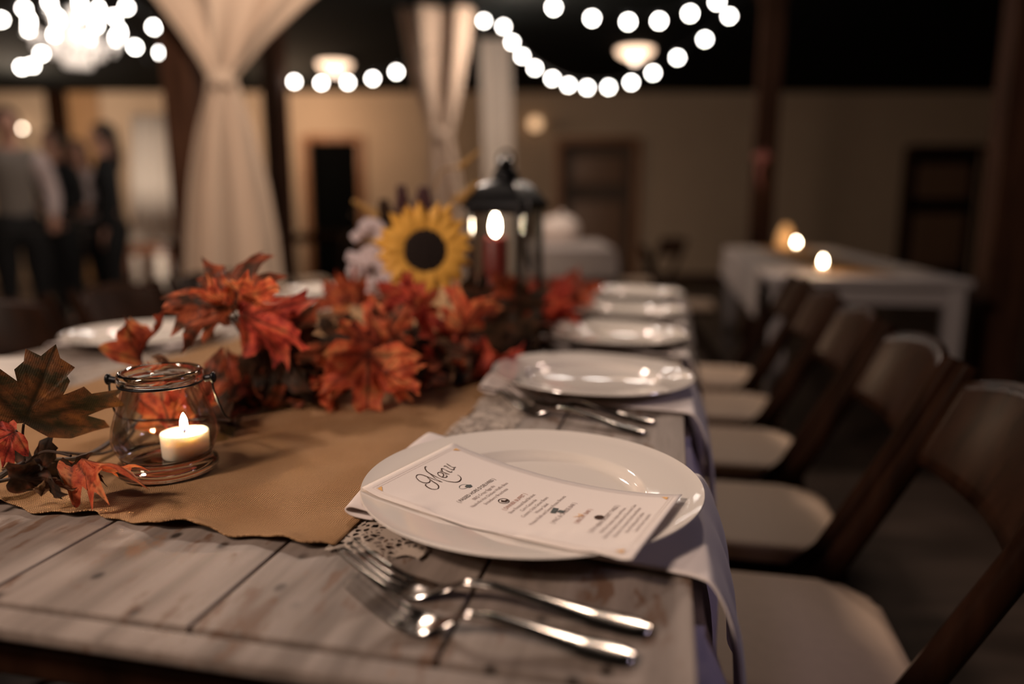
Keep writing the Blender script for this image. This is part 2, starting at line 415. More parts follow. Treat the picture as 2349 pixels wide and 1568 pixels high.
# ================================================================== THE ROOM
YB = 10.7; ZC = 2.68; XL, XR, YN = -8.2, 8.6, -3.0
def wallbox(name, c, d, m): return struct(MB().box(c, d).build(name, m, smooth=False))
wallbox('floor', ((XL + XR) / 2, (YB + YN) / 2, -.05), (XR - XL + .4, YB - YN + .4, .1), M['floor'])
wallbox('ceiling', ((XL + XR) / 2, (YB + YN) / 2, ZC + .05), (XR - XL + .4, YB - YN + .4, .1), M['ceiling'])
# back wall with door openings
doors = [(-2.91, -2.21, 2.0), (.72, 1.75, 1.97), (5.72, 6.75, 1.86)]
mb = MB(); xs = XL - .2
for a, b, h in doors:
    mb.box(((xs + a) / 2, YB + .1, ZC / 2), (a - xs, .2, ZC)); mb.box(((a + b) / 2, YB + .1, (h + ZC) / 2), (b - a, .2, ZC - h)); xs = b
mb.box(((xs + XR + .2) / 2, YB + .1, ZC / 2), (XR + .2 - xs, .2, ZC))
struct(mb.build('wall_back', M['wall'], smooth=False))
wallbox('wall_left', (XL - .1, (YB + YN) / 2, ZC / 2), (.2, YB - YN, ZC), M['wall'])
wallbox('wall_right', (XR + .1, (YB + YN) / 2, ZC / 2), (.2, YB - YN, ZC), M['wall'])
wallbox('wall_front', ((XL + XR) / 2, YN - .1, ZC / 2), (XR - XL + .4, .2, ZC), M['wall'])
wallbox('baseboard_back', (3.73, YB - .012, .06), (3.9, .024, .12), M['post_wood'])
def door(n, a, b, h, slab, trim, panels):
    e = bpy.data.objects.new('door_%d' % n, None); C.objects.link(e); e.location = ((a + b) / 2, YB, 0); struct(e)
    wd = b - a
    MB().box((0, .07, h / 2), (wd - .01, .05, h - .01), .004).build('door_slab', slab, e, smooth=False)
    f = MB(); f.box((-wd / 2 - .05, -.015, h / 2 + .04), (.10, .05, h + .08), .006); f.box((wd / 2 + .05, -.015, h / 2 + .04), (.10, .05, h + .08), .006); f.box((0, -.015, h + .05), (wd, .05, .10), .006)
    f.build('door_casing', trim, e)
    if panels:
        for z0, z1 in panels:
            p = MB().box((0, .04, (z0 + z1) / 2), (wd - .26, .02, z1 - z0), .008); p.build('door_panel', M['door_panel'], e)
    k = MB().tube([(wd / 2 - .07, .045, .98), (wd / 2 - .07, -.01, .98)], .012).ball((wd / 2 - .07, -.02, .98), .03); k.build('door_knob', M['steel'], e)
    return e
M['door_panel'] = wood_mat('brown_door_panel', (.16, .085, .05), (.22, .125, .075), .5)
door(1, *doors[0], M['black_door'], M['trim_wood'], None)
door(2, *doors[1], M['door_wood'], M['trim_wood'], [(.25, 1.15), (1.42, 1.8)])
door(3, *doors[2], M['black_door'], M['post_wood'], [(.2, 1.0), (1.2, 1.7)])
# oak wall panel left of the drape
struct(MB().box((-6.05, YB - .03, 1.335), (.42, .06, 2.67), .01).build('trim_1', M['panel_wood'], smooth=False))
struct(MB().box((-6.42, YB - .05, 1.335), (.26, .10, 2.67), .01).build('trim_2', M['brown_wood'], smooth=False))

# pavilion posts and beams
def post(name_label, x, y, s=.165, rotz=-TS):
    o = thing('timber_post', name_label, 'post', (x, y, 0), (0, 0, rotz), 'timber posts of the indoor pavilion')
    MB().box((0, 0, 1.31), (s, s, 2.62), .008).build('post_shaft', M['post_wood'], o, smooth=False)
    MB().box((0, 0, .07), (s + .05, s + .05, .14), .008).build('plinth', M['post_wood'], o, smooth=False)
    MB().box((0, 0, 2.63), (s + .06, s + .06, .1), .008).build('post_cap', M['post_wood'], o, smooth=False)
    return o
post('dark timber post beside the tied drape nearest the camera', -1.755, 4.08)
post('timber post right of the nearest tied drape, left of the black doorway', -2.05, 6.55)
post('very dark timber post behind the far table with two candles', 1.945, 5.75)
post('brown timber post at the far right edge, beside the dark door', 2.17, 3.22)

# ================================================================== DRAPES
def drape(name, label, d, prof, mtl, pleats, amp, tie=None, seed=0, zb=.012, zt=2.66):
    """prof: (pixel row, left px, right px); the cloth itself hangs at distance d, gathered in pleats"""
    rows = []
    for y, a, b in prof:
        pa = at(a, y, d); pb = at(b, y, d); rows.append((pa.z, pa.x, pb.x))
    rows.sort()
    r_ = random.Random(seed); ph = [r_.uniform(0, 6.28) for _ in range(3)]
    cx = (rows[len(rows) // 2][1] + rows[len(rows) // 2][2]) / 2
    root = thing(name, label, 'drape', (cx, d, 0), group='ivory drapes hung around the pavilion')
    def fn(i, j):
        z = lerp(zb, zt, j); xa, xb = interp(rows, z); wd = xb - xa
        s = i + .03 * math.sin(i * 9 + ph[0] + z)
        x = lerp(xa, xb, s)
        k = min(1, wd / .35)
        yy = amp * k * (math.sin(i * pleats * 2 * PI + ph[1]) + .35 * math.sin(i * pleats * 4.3 * PI + ph[2] + z * .6)) 
        return Vector((x - cx, yy, z))
    MB().grid(fn, 120, 60).build('cloth', mtl, root, solid=.002)
    if tie:
        a, y, b = tie; pa = at(a, y, d); pb = at(b, y, d)
        MB().lathe([((pb.x - pa.x) / 2, -.04), ((pb.x - pa.x) / 2 + .008, -.02), ((pb.x - pa.x) / 2 + .008, .02), ((pb.x - pa.x) / 2, .04)], 24, ((pa.x + pb.x) / 2 - cx, 0, pa.z), mtx=Matrix.Diagonal((1, .7, 1, 1))).build('tieback', mtl, root, solid=.004)
    return root
drape('drape', 'large ivory drape gathered by a tieback, flaring above, beside the near timber post', 3.86,
      [(-330, 40, 1150), (-120, 245, 880), (0, 362, 722), (90, 430, 622), (150, 468, 568), (178, 479, 543), (215, 478, 556), (300, 459, 588), (420, 443, 620), (540, 434, 642), (640, 432, 654), (900, 424, 690), (1200, 420, 700)],
      M['drape'], 2.2, .07, (484, 180, 538), 1)
drape('drape', 'slim ivory drape narrowing to a tie behind the sunflower', 6.3,
      [(-120, 880, 1105), (0, 908, 1092), (100, 925, 1080), (200, 948, 1062), (280, 975, 1045), (310, 984, 1036), (350, 982, 1044), (450, 980, 1062), (560, 975, 1075), (760, 960, 1090)],
      M['drape'], 2.2, .06, (990, 308, 1030), 2)
drape('drape', 'straight ivory drape panel behind the lantern, left of the swagged lights', 7.4,
      [(-40, 1098, 1168), (0, 1098, 1166), (200, 1104, 1174), (370, 1108, 1178), (720, 1112, 1184)], M['drape_white'], 3, .03, None, 3)
drape('drape', 'brightly lit white drape panel left of the near timber post', 8.0,
      [(262, 300, 405), (400, 298, 402), (620, 296, 402), (760, 294, 402)], M['drape_white'], 4, .035, None, 4, zt=at(350, 262, 8.0).z)

# ================================================================== LAMPS YOU SEE
def string_lights(label, pts, hooks, sag=.02, r=.021):
    P = [at(*p) for p in pts]; A = [at(*h) for h in hooks]
    root = thing('string_lights', label, 'string lights', A[0], group='strings of globe lights under the ceiling')
    base = Vector(A[0])
    path = [A[0] - base] + [p - base + Vector((0, 0, .045)) for p in P] + [A[1] - base]
    MB().tube(smoothpath(path, 6), .004, 6).build('wire', M['wire'], root)
    for p in P:
        b = bpy.data.objects.new('bulb', BULB); C.objects.link(b); b.parent = root; b.location = p - base; b.rotation_euler = (rng.uniform(-.1, .1), rng.uniform(-.1, .1), 0)
        s = bpy.data.objects.new('socket', SOCK); C.objects.link(s); s.parent = b
    return root
tmp = MB().ball((0, 0, 0), .021, 20).build('bulb_source', M['bulb']); BULB = tmp.data; bpy.data.objects.remove(tmp)
tmp = MB().lathe([(0, .046), (.011, .046), (.012, .02), (.009, .017), (0, .017)], 14).build('socket_source', M['wire']); SOCK = tmp.data; bpy.data.objects.remove(tmp)
string_lights('deep swag of globe lights right of the drapes, lowest of the strings',
    [(1110, 48, 6.75), (1155, 61, 6.6), (1175, 97, 6.5), (1198, 129, 6.4), (1227, 156, 6.3), (1267, 180, 6.2), (1304, 195, 6.1), (1347, 201, 6.0), (1396, 200, 5.9), (1448, 189, 5.8), (1498, 167, 5.7), (1554, 132, 5.6), (1617, 90, 5.5), (1673, 37, 5.4)],
    [(1060, 42, 6.8), (1760, -60, 5.3)])
string_lights('shallow string of globe lights at the top edge, above the deep swag',
    [(1205, -30, 4.7), (1270, 17, 4.6), (1358, 42, 4.5), (1441, 50, 4.5), (1512, 48, 4.5), (1583, 31, 4.5), (1645, 4, 4.5)], [(1150, -110, 4.8), (1720, -110, 4.5)])
string_lights('string of six globe lights between the two tied drapes',
    [(612, 176, 6.7), (675, 187, 6.65), (737, 190, 6.6), (798, 189, 6.55), (855, 180, 6.35), (909, 165, 6.2)], [(560, 150, 6.8), (1000, 110, 6.05)])
string_lights('short string of globe lights sloping down to the near drape, right of the chandelier',
    [(290, 17, 5.2), (353, 62, 5.1), (369, 121, 5.0)], [(240, -50, 5.4), (392, 150, 4.9)])
string_lights('pair of globe lights just under the chandelier on its right', [(262, 38, 5.5), (310, 108, 5.4)], [(235, -40, 5.6), (345, 150, 5.3)])
string_lights('three globe lights hanging low to the left under the chandelier', [(50, 154, 5.3), (74, 150, 5.35), (95, 123, 5.4)], [(8, 130, 5.2), (118, -40, 5.5)])
string_lights('pair of globe lights at the top left corner', [(3, 45, 5.2), (55, 20, 5.3)], [(-60, 80, 5.1), (95, -40, 5.4)])

def dome_light(label, x, y, d):
    p = at(x, y, d); p.z = ZC
    o = thing('ceiling_light', label, 'ceiling light', p, group='flush dome lights on the black ceiling')
    MB().lathe([(0, -.012), (.2, -.012), (.2, 0), (0, 0)], 40).build('backplate', M['white_paint'], o)
    MB().lathe([(.185, -.013), (.17, -.045), (.12, -.075), (.06, -.09), (0, -.094)], 40).build('dome_shade', M['dome'], o)
    MB().ball((0, 0, -.09), .05, 20).build('bulb', M['dome_bulb'], o)
    return o
dome_light('flush dome light above the string of six globes', 768, 150, 8.65)
dome_light('flush dome light inside the deep swag of globes', 1457, 120, 7.95)

def chandelier():
    c = at(172, 78, 5.0)
    o = thing('chandelier', 'white crystal chandelier with many bulbs at the top left', 'chandelier', c)
    MB().lathe([(0, .16), (.03, .15), (.02, .1), (.05, .05), (.03, 0), (.06, -.06), (.03, -.12), (0, -.16)], 24).build('hub', M['crystal'], o)
    MB().tube([(0, 0, .15), (0, 0, ZC - c.z)], .008, 8).build('chain', M['steel'], o)
    def ring(n, r, z0, z1, ph, name='arm'):
        for k in range(n):
            a = k * 2 * PI / n + ph; ca, sa = math.cos(a), math.sin(a)
            arm = MB().tube(smoothpath([(0, 0, z0), (ca * r * .4, sa * r * .4, z0 - .07), (ca * r * .85, sa * r * .85, z0 - .05), (ca * r, sa * r, z1)], 5), .008, 8).lathe([(0, 0), (.03, .006), (.03, .012), (0, .012)], 14, (ca * r, sa * r, z1))
            arm = arm.build('arm', M['crystal'], o)
            MB().lathe([(0, 0), (.012, .002), (.016, .03), (.010, .055), (0, .07)], 12, (ca * r, sa * r, z1 + .012)).build('bulb', M['bulb'], arm)
            MB().lathe([(0, -.06), (.018, -.04), (.006, -.01), (0, 0)], 8, (ca * r * .9, sa * r * .9, z1 - .02)).build('crystal_drop', M['crystal'], arm)
    ring(8, .27, .02, -.02, .2); ring(5, .15, .1, .12, .5)
    b = MB()
    for k in range(16):
        a = k * 2 * PI / 16; rr = .15
        b.lathe([(0, -.05), (.014, -.03), (.01, 0), (0, .012)], 8, (math.cos(a) * rr, math.sin(a) * rr, -.1)).lathe([(0, -.05), (.014, -.03), (.01, 0), (0, .012)], 8, (math.cos(a) * rr * .5, math.sin(a) * rr * .5, -.16))
    b.lathe([(.15, -.09), (.156, -.085), (.15, -.08)], 32, closed=True).lathe([(.075, -.15), (.08, -.145), (.075, -.14)], 32, closed=True)
    b.build('crystal_skirt', M['crystal'], o)
chandelier()

def sconce(label, x, y, d=YB, s=.05, m='bulb_warm'):
    p = at(x, y, d - .09)
    o = thing('wall_sconce', label, 'wall lamp', (p.x, d, p.z), group='small lamps on the back wall')
    MB().box((0, -.012, -.03), (.08, .024, .16), .006).build('backplate', M['black_metal'], o)
    MB().tube([(0, -.02, -.05), (0, -.09, -.05), (0, -.09, -.02)], .008, 8).build('arm', M['black_metal'], o)
    MB().ball((0, -.09, .02), s, 18).build('bulb', M[m], o)
M['bulb_dim'] = mat('dim_globe', (.8, .6, .4), .4, emit=(1, .6, .32), es=.55)
sconce('small bright lamp on the wall at the left edge, leftmost of three', 12, 285, s=.03)
sconce('small bright lamp on the wall, middle of three at the left edge', 51, 298, s=.026)
sconce('small bright lamp on the wall beside the dark trim, above the guests', 169, 352, s=.03)
sconce('dim round lamp on the wall left of the brown panelled door', 1228, 287, s=.09, m='bulb_dim')

# ================================================================== LONG TABLE
TOP = .755; UL, UR, V0, V1 = -1.20, .025, .347, 2.62
table = thing('dining_table', 'long table topped with distressed white wooden boards', 'table', Ti(0, 0, 0), TROT)
edges = [UL] + [-.129 - .168 * k for k in range(6, -1, -1)] + [UR]
edges = [e for e in edges if UL <= e <= UR]
b = MB()
for a, c in zip(edges, edges[1:]):
    b.box(((a + c) / 2, (V0 + .029 + V1) / 2, TOP - .011), (c - a - .0028, V1 - V0 - .029, .022), .0018)
b.build('plank_top', M['plank'], table, smooth=False)
MB().box(((UL + UR) / 2, V0 + .013, TOP - .0055), (UR - UL, .021, .011), .0035, seg=3).build('end_moulding', M['plank'], table)
MB().box(((UL + UR) / 2, (V0 + V1) / 2 + .01, TOP - .040), (UR - UL - .02, V1 - V0 - .02, .02), .003).build('underframe', M['brown_wood'], table, smooth=False)
for uu in (UL + .27, UR - .27):
    for vv in (V0 + .18, V1 - .15):
        MB().box((uu, vv, (TOP - .07) / 2), (.07, .07, TOP - .07), .006).build('leg', M['brown_wood'], table, smooth=False)
# tablecloth: lies under the boards, falls over the long sides
def cloth_fall(side):
    def fn(i, j):
        v = lerp(V0 + .055, V1 + .03, i)
        s = j * .235
        fold = .010 * math.sin(v * 17) + .007 * math.sin(v * 41 + 1)
        e = UR - .004 if side > 0 else UL + .004
        k = min(1, s / .10)
        uu = e + side * (.004 + .024 * (1 - (1 - k) ** 2) + fold * k + s * .015)
        zz = TOP - .028 - max(0, s - .006)
        return Vector((uu, v, zz))
    return fn
tc = MB()
tc.grid(lambda i, j: Vector((lerp(UL - .008, UR + .008, j), lerp(V0 + .055, V1 + .03, i), TOP - .0275)), 30, 6)
tc.grid(cloth_fall(1), 130, 40); tc.grid(cloth_fall(-1), 130, 40)
o = tc.build('tablecloth', M['tablecloth'], None, Ti(0, 0, 0), TROT, solid=.0015)
tag(o, 'tablecloth, lilac light cast in its colour, hanging below the boards of the long table', 'tablecloth')

# burlap runner with lace border
RU0, RU1 = -.89, -.252
edge_tab = [(-.95, .506), (-.60, .507), (-.55, .503), (-.505, .501), (-.486, .512), (-.470, .505), (-.44, .499), (-.40, .4985), (-.36, .496), (-.31, .494), (-.272, .492), (-.25, .494)]
def run_edge(u): return interp(edge_tab, u)[0] + .0022 * math.sin(u * 95) + .0015 * math.sin(u * 190 + 1)
def run_z(u, v):
    d = v - run_edge(u)
    z = TOP + .0022 + .0012 * math.sin(u * 38 + v * 9) + .0010 * math.sin(v * 52 - u * 21) + .0024 * max(0, noise.noise(Vector((u * 12, v * 9, 0))))
    z += .006 * math.exp(-(d / .012) ** 2) * (.55 + .45 * math.sin(u * 60))
    return z
runner = thing('table_runner', 'burlap runner with lace borders down the middle of the long table', 'table runner', Ti(0, 0, 0), TROT)
def rfn(i, j):
    u = lerp(RU0, RU1, i); e = run_edge(u); v = e + (2.58 - e) * (j ** 1.6); return Vector((u, v, run_z(u, v)))
MB().grid(rfn, 200, 120).build('burlap', M['burlap'], runner, solid=.0012)
def lfn(side):
    def fn(i, j):
        u0 = RU1 - .006 if side > 0 else RU0 + .006
        u = u0 + side * .075 * i; e = .485 + .010 * abs(math.sin(i * 9)) ; v = e + (2.58 - e) * (j ** 1.6)
        sc = side * .004 * abs(math.sin(v * 110)) * (i > .95)
        return Vector((u + sc, v, TOP + .0016 + .0012 * math.sin(v * 40) + .0008 * math.sin(u * 130) + .002 * (1 - i)))
    return fn
MB().grid(lfn(1), 24, 260).build('lace_border', M['lace'], runner)
MB().grid(lfn(-1), 24, 260).build('lace_border', M['lace'], runner)

# ------------------------------------------------------------------ plates, napkins, forks
PR = .153
plate_prof = [(0, .0035), (.090, .0035), (.0955, .0046), (.0990, .0078), (.1020, .0118), (.1050, .0130), (.14, .0160), (.150, .0188), (.1525, .0196), (PR, .0186), (.1505, .0166), (.140, .0132), (.112, .0100), (.102, .0062), (.094, .0012), (.088, 0), (.080, 0), (.078, .0012), (0, .0012)]
def make_plate(label, group):
    o = MB().lathe(plate_prof, 160).build('dinner_plate', M['ceramic'], angle=75)
    return tag(o, label, 'plate', group)
plates_v = [.617, 1.085, 1.475, 1.85, 2.26]
plate_u = -.117
PZ = TOP + .0062
GR = 'white plates along the long table'
plate1 = make_plate('white plate holding the printed menu card', GR)
plate1.location = Ti(plate_u, plates_v[0], PZ); plate1.rotation_euler = (0, 0, -TS)
names = ['white plate directly behind the menu plate, second from the camera on the right', 'third white plate from the camera along the right edge', 'fourth white plate from the camera along the right edge', 'farthest white plate along the right edge of the table']
for vv, nm in zip(plates_v[1:], names):
    dup(plate1, Ti(plate_u + .004, vv, PZ), (R(-.6), R(1.5), -TS), nm)
left_v = [.83, 1.27, 1.70, 2.12]
lnames = ['white plate at the left edge behind the big green brown leaf', 'white plate behind the glass jar on the far left side', 'white plate behind the garland on the left side, third from camera', 'farthest white plate on the left side behind the garland']
for vv, nm in zip(left_v, lnames):
    dup(plate1, Ti(-1.045, vv, PZ), (0, 0, -TS), nm)

def make_napkin(seed, label):
    r_ = random.Random(seed); p = [r_.uniform(0, 6) for _ in range(4)]
    # path across the table (u, z): folded roll at left, flat under the plate, over the edge at right
    path = [(-.134, .0068), (-.150, .0090), (-.1545, .0138), (-.147, .0172), (-.130, .0152), (-.104, .0108), (-.078, .0056), (-.06, .0046), (-.02, .0044), (.06, .0044), (.125, .0046), (.146, .0042), (.155, .0005), (.166, -.018), (.175, -.05), (.180, -.09), (.183, -.125)]
    pp = smoothpath([(a, 0, z) for a, z in path], 6)
    def fn(i, j):
        k = i * (len(pp) - 1); q = pp[int(k)].lerp(pp[min(int(k) + 1, len(pp) - 1)], k - int(k))
        wd = .108 - .012 * (1 - i) ** 4 + .006 * math.sin(i * 7 + p[0])
        t = lerp(-1, 1, j)
        hang = max(0, q.x - .150) / .04
        z = q.z + .0006 * math.sin(t * 5 + p[1])
        x = q.x + hang * (.004 * math.sin(t * 9 + p[2]) + .0015) + .011 * t * t * max(0, 1 - i / .32)
        return Vector((x, t * wd - .125 * min(x, .15), z))
    o = MB().grid(fn, 90, 28).build('napkin', M['napkin'], solid=.0016)
    return tag(o, label, 'napkin', 'white linen napkins under the plates')
nap = make_napkin(3, 'white folded napkin under the menu plate, hanging over the table edge')
nap.location = Ti(plate_u, plates_v[0] + .012, TOP + .0005); nap.rotation_euler = (0, 0, -TS)
nn = ['white napkin under the second plate from the camera, right side', 'white napkin under the third plate from the camera, right side', 'white napkin under the fourth plate from the camera, right side', 'white napkin under the farthest plate, right side']
for k, (vv, nm) in enumerate(zip(plates_v[1:], nn)):
    dup(nap, Ti(plate_u, vv - .01, TOP + .0005), (0, 0, -TS + 0), nm)
nl = ['white napkin at the left edge under the plate behind the big leaf', 'white napkin under the plate behind the glass jar', 'white napkin under the third plate on the left side', 'white napkin under the farthest left plate']
for k, (vv, nm) in enumerate(zip(left_v, nl)):
    dup(nap, Ti(-1.055, vv + .01, TOP + .0005), (0, 0, -TS + PI), nm)

def make_fork(label):
    """along +x: tine tips at 0, handle end at .198; lies concave side up"""
    zc = [(0, .0330), (.012, .0235), (.025, .0142), (.04, .0056), (.052, .0020), (.062, .0022), (.075, .0072), (.088, .0140), (.105, .0146), (.13, .0105), (.165, .0045), (.198, .0022)]
    wt = [(.045, .0120), (.055, .0125), (.063, .0105), (.070, .0062), (.080, .0036), (.10, .0036), (.13, .0052), (.16, .0082), (.18, .0100), (.192, .0092), (.198, .0045)]
    th = [(.045, .0009), (.07, .0014), (.09, .0022), (.13, .0024), (.198, .0019)]
    b = MB()
    n = 46; verts = []; faces = []
    K = 12
    for i in range(n + 1):
        x = lerp(.045, .198, i / n); z = interp(zc, x)[0]; ww = interp(wt, x)[0]; t = interp(th, x)[0]
        dish = .0028 * max(0, 1 - abs(x - .052) / .016)
        for k in range(K):
            a = k * 2 * PI / K; y = math.cos(a) * ww; q = math.sin(a)
            verts.append((x, y, z + q * t + dish * (y / max(ww, 1e-4)) ** 2 - dish * .4))
    for i in range(n):
        for k in range(K): faces.append((i * K + k, i * K + (k + 1) % K, (i + 1) * K + (k + 1) % K, (i + 1) * K + k))
    faces.append(tuple(range(K))[::-1]); faces.append(tuple(n * K + k for k in range(K)))
    b.poly(verts, faces)
    for q in range(4):
        y0 = lerp(-.0097, .0097, q / 3)
        pts = []; rr = []
        for k in range(9):
            x = lerp(.049, .006, k / 8); pts.append((x, y0 * lerp(1, .93, k / 8), interp(zc, x)[0] + .0012 * (abs(y0) / .01) ** 2 * (1 - k / 8))); rr.append(lerp(.0022, .0011, k / 8))
        b.tube(smoothpath(pts, 2), [lerp(.0023, .0010, k / 16) for k in range(17)], 8, flat=.6, up=(0, 0, 1))
    o = b.build('fork', M['steel'], angle=60)
    return tag(o, label, 'fork', 'steel forks on the boards')
def put_fork(o, tip, end, lift=0, roll=0):
    # tip: pixel where the bowl touches the table, end: pixel of the handle end
    a = atz(*tip, TOP + .003); e = atz(*end, TOP + .003); d = e - a
    s = math.hypot(d.x, d.y) / .144; d.normalize(); a = a - d * .054 * s
    o.location = (a.x, a.y, TOP + .0012 + lift); o.rotation_euler = (roll, 0, math.atan2(d.y, d.x)); o.scale = (s, max(1.1, s), 1)
fork = make_fork('steel fork nearest the camera in front of the menu plate')
put_fork(fork, (962, 1432), (1455, 1508))
f2 = dup(fork, label='steel fork between the menu plate and the nearest fork'); put_fork(f2, (952, 1352), (1492, 1444))
f3 = dup(fork, label='blurred steel fork in front of the second plate, nearer of two'); put_fork(f3, (1225, 945), (1480, 992))
f4 = dup(fork, label='blurred steel fork in front of the second plate, farther of two'); put_fork(f4, (1250, 925), (1500, 968))
f5 = dup(fork, label='blurred fork in front of the third plate'); put_fork(f5, (1290, 797), (1560, 812))

# ------------------------------------------------------------------ menu card
CA, CB, CCx, CD = [Vector(p) for p in ((830, 1118), (1040, 1015), (1565, 1132), (1450, 1285))]
def homography(src):
    (x0, y0), (x1, y1), (x2, y2), (x3, y3) = src          # unit square (0,0),(1,0),(1,1),(0,1) -> src
    dx1, dx2, dx3 = x1 - x2, x3 - x2, x0 - x1 + x2 - x3
    dy1, dy2, dy3 = y1 - y2, y3 - y2, y0 - y1 + y2 - y3
    den = dx1 * dy2 - dx2 * dy1
    g = (dx3 * dy2 - dx2 * dy3) / den; h = (dx1 * dy3 - dx3 * dy1) / den
    return Matrix(((x1 - x0 + g * x1, x3 - x0 + h * x3, x0), (y1 - y0 + g * y1, y3 - y0 + h * y3, y0), (g, h, 1)))
RIMZ = PZ + .0215
cw, ch = .150, .268                                      # the card: 15 cm by 27 cm
PA, PB, PC, PD = [atz(*p, RIMZ) for p in (CA, CB, CCx, CD)]
SAG = .0128; PCEN = Ti(plate_u, plates_v[0]); plate_up = plate_prof[:10]
def card_pt(s, t, lift=0):
    p = PA.lerp(PB, s).lerp(PD.lerp(PC, s), t)
    z = RIMZ - SAG * (4 * t * (1 - t)) ** .9 + .0012 * (s - .5) * math.sin(t * 5)
    r_ = math.hypot(p.x - PCEN.x, p.y - PCEN.y)
    z = max(z, PZ + interp(plate_up, r_)[0] + .0014)
    return Vector((p.x, p.y, z + lift))
base = card_pt(.5, .5); base.z = PZ
card = thing('menu_card', 'printed menu card resting across the nearest white plate', 'menu card', base)
def cfn(i, j): return card_pt(i, j) - base
MB().grid(cfn, 12, 60).build('paper', M['card'], card, solid=.0006)
def inv_card(px, py):
    # pixel on the photo's card -> card coordinates (s, t), solved on the curved sheet
    s, t = .5, .5
    for _ in range(40):
        def pr(s_, t_):
            q = card_pt(s_, t_) - Vector((0, 0, CAMZ)); d = q.y * math.cos(PITCH) - q.z * math.sin(PITCH); up = q.y * math.sin(PITCH) + q.z * math.cos(PITCH)
            return 1174.5 + FPX * q.x / d, 784 - FPX * up / d
        x, y = pr(s, t); e = 1e-3; x1, y1 = pr(s + e, t); x2, y2 = pr(s, t + e)
        a, b_, c_, d_ = (x1 - x) / e, (x2 - x) / e, (y1 - y) / e, (y2 - y) / e; det = a * d_ - b_ * c_
        s += ((px - x) * d_ - (py - y) * b_) / det; t += ((py - y) * a - (px - x) * c_) / det
        s = max(-.2, min(1.2, s)); t = max(-.2, min(1.2, t))
    return s, t
def ribbon(mb, pts, wd, lift=.0007):
    """ink stroke laid on the card; pts in card (s,t); wd widths in metres"""
    P = [Vector((s * cw, t * ch, 0)) for s, t in pts]; vs = []; fs = []
    for i, p in enumerate(P):
        d = P[min(i + 1, len(P) - 1)] - P[max(i - 1, 0)]
        if d.length < 1e-9: d = Vector((1, 0, 0))
        d.normalize(); nrm = Vector((-d.y, d.x, 0)); w_ = wd[i] if hasattr(wd, '__len__') else wd
        for q in (p + nrm * w_ / 2, p - nrm * w_ / 2): vs.append(card_pt(q.x / cw, q.y / ch, lift) - base)
    for i in range(len(P) - 1): fs.append((2 * i, 2 * i + 1, 2 * i + 3, 2 * i + 2))
    mb.poly(vs, fs)
def spath(pts, n=7): return [(p.x, p.y) for p in smoothpath([(a, b_, 0) for a, b_ in pts], n)]
Z1 = lambda x, y: (820 + x / 5.8725, 1000 + y / 5.8725)
Z3 = lambda x, y: (940 + x / 10.33, 1050 + y / 10.33)
strokes = [
 ([(405, 222), (375, 215), (358, 245), (390, 315), (460, 370), (560, 425), (650, 470), (750, 515), (880, 560), (1000, 580), (1100, 585), (1175, 560), (1212, 510), (1200, 465), (1165, 430), (1130, 415)], 1.0),
 ([(770, 582), (700, 555), (620, 510), (540, 440), (460, 375)], .7),
 ([(468, 535), (478, 560), (455, 590), (400, 603), (320, 595), (230, 555), (165, 495), (150, 455), (175, 415), (240, 403), (320, 420), (400, 450), (500, 490), (600, 530), (690, 562), (770, 582)], .95),
 ([(400, 450), (470, 515), (560, 580), (640, 630), (680, 680), (670, 730), (610, 755), (530, 750), (450, 720), (390, 680), (368, 650), (380, 632), (405, 637)], 1.0),
 ([(775, 460), (800, 420), (790, 385), (745, 360), (690, 352), (660, 370), (670, 405), (720, 445), (790, 470), (850, 470), (880, 450), (870, 425), (840, 405)], 1.0),
 ([(710, 320), (760, 330), (840, 370), (940, 400)], 1.1), ([(775, 330), (750, 285), (765, 262), (820, 280), (880, 315), (950, 345), (990, 345), (995, 325)], 1.05),
 ([(805, 215), (830, 200), (870, 215), (930, 255), (985, 285), (1035, 290), (1050, 265), (1030, 230)], 1.05), ([(870, 145), (930, 185), (1000, 225), (1060, 240), (1085, 225)], 1.05),
]
tb = MB()
for pts, k in strokes:
    sp = spath([inv_card(*Z3(*p)) for p in pts]); n = len(sp)
    ribbon(tb, sp, [k * .86 * (.00065 + .00075 * abs(math.sin(i / n * PI * 2.2))) for i in range(n)])
tb.build('title_lettering', M['ink'], card, smooth=False, recalc=False)['label'] = 'dark script word Menu'
def textmesh(txt, size, xs=1.0):
    cu = bpy.data.curves.new('t', 'FONT'); cu.body = txt; cu.size = size; cu.align_x = 'CENTER'; cu.resolution_u = 2
    ob = bpy.data.objects.new('t', cu); C.objects.link(ob)
    dg = bpy.context.evaluated_depsgraph_get(); dg.update()
    me = bpy.data.meshes.new_from_object(ob.evaluated_get(dg))
    vs = [(v.co.x * xs, v.co.y) for v in me.vertices]; fs = [tuple(p.vertices) for p in me.polygons]
    bpy.data.objects.remove(ob); bpy.data.curves.remove(cu); bpy.data.meshes.remove(me)
    return vs, fs
def card_text(mb, txt, size, t, s=.5, xs=1.0, slant=0):
    vs, fs = textmesh(txt, size, xs)
    mb.poly([card_pt(s + (x + slant * y) / cw, t - y / ch, .0007) - base for x, y in vs], fs)
def T_(px, py): return inv_card(px, py)
Zz2 = lambda x, y: (1120 + x / 5.1065, 1060 + y / 5.1065)
heads = MB(); body = MB(); body2 = MB(); body3 = MB(); red = MB(); black = MB(); dark = MB()
def line_at(px, py): return inv_card(px, py)[1]
t1 = line_at(*Z1(1600, 760)); t2 = line_at(*Z2(300, 500)) if False else line_at(*Zz2(300, 495)); t3 = line_at(*Zz2(880, 625)); t4 = line_at(*Zz2(1130, 645)); t5 = line_at(*Zz2(1390, 665))
HS = .0063; BS = .0053
card_text(heads, "{ PASSED HORS D'OEUVRES }", HS, t1, xs=.82)
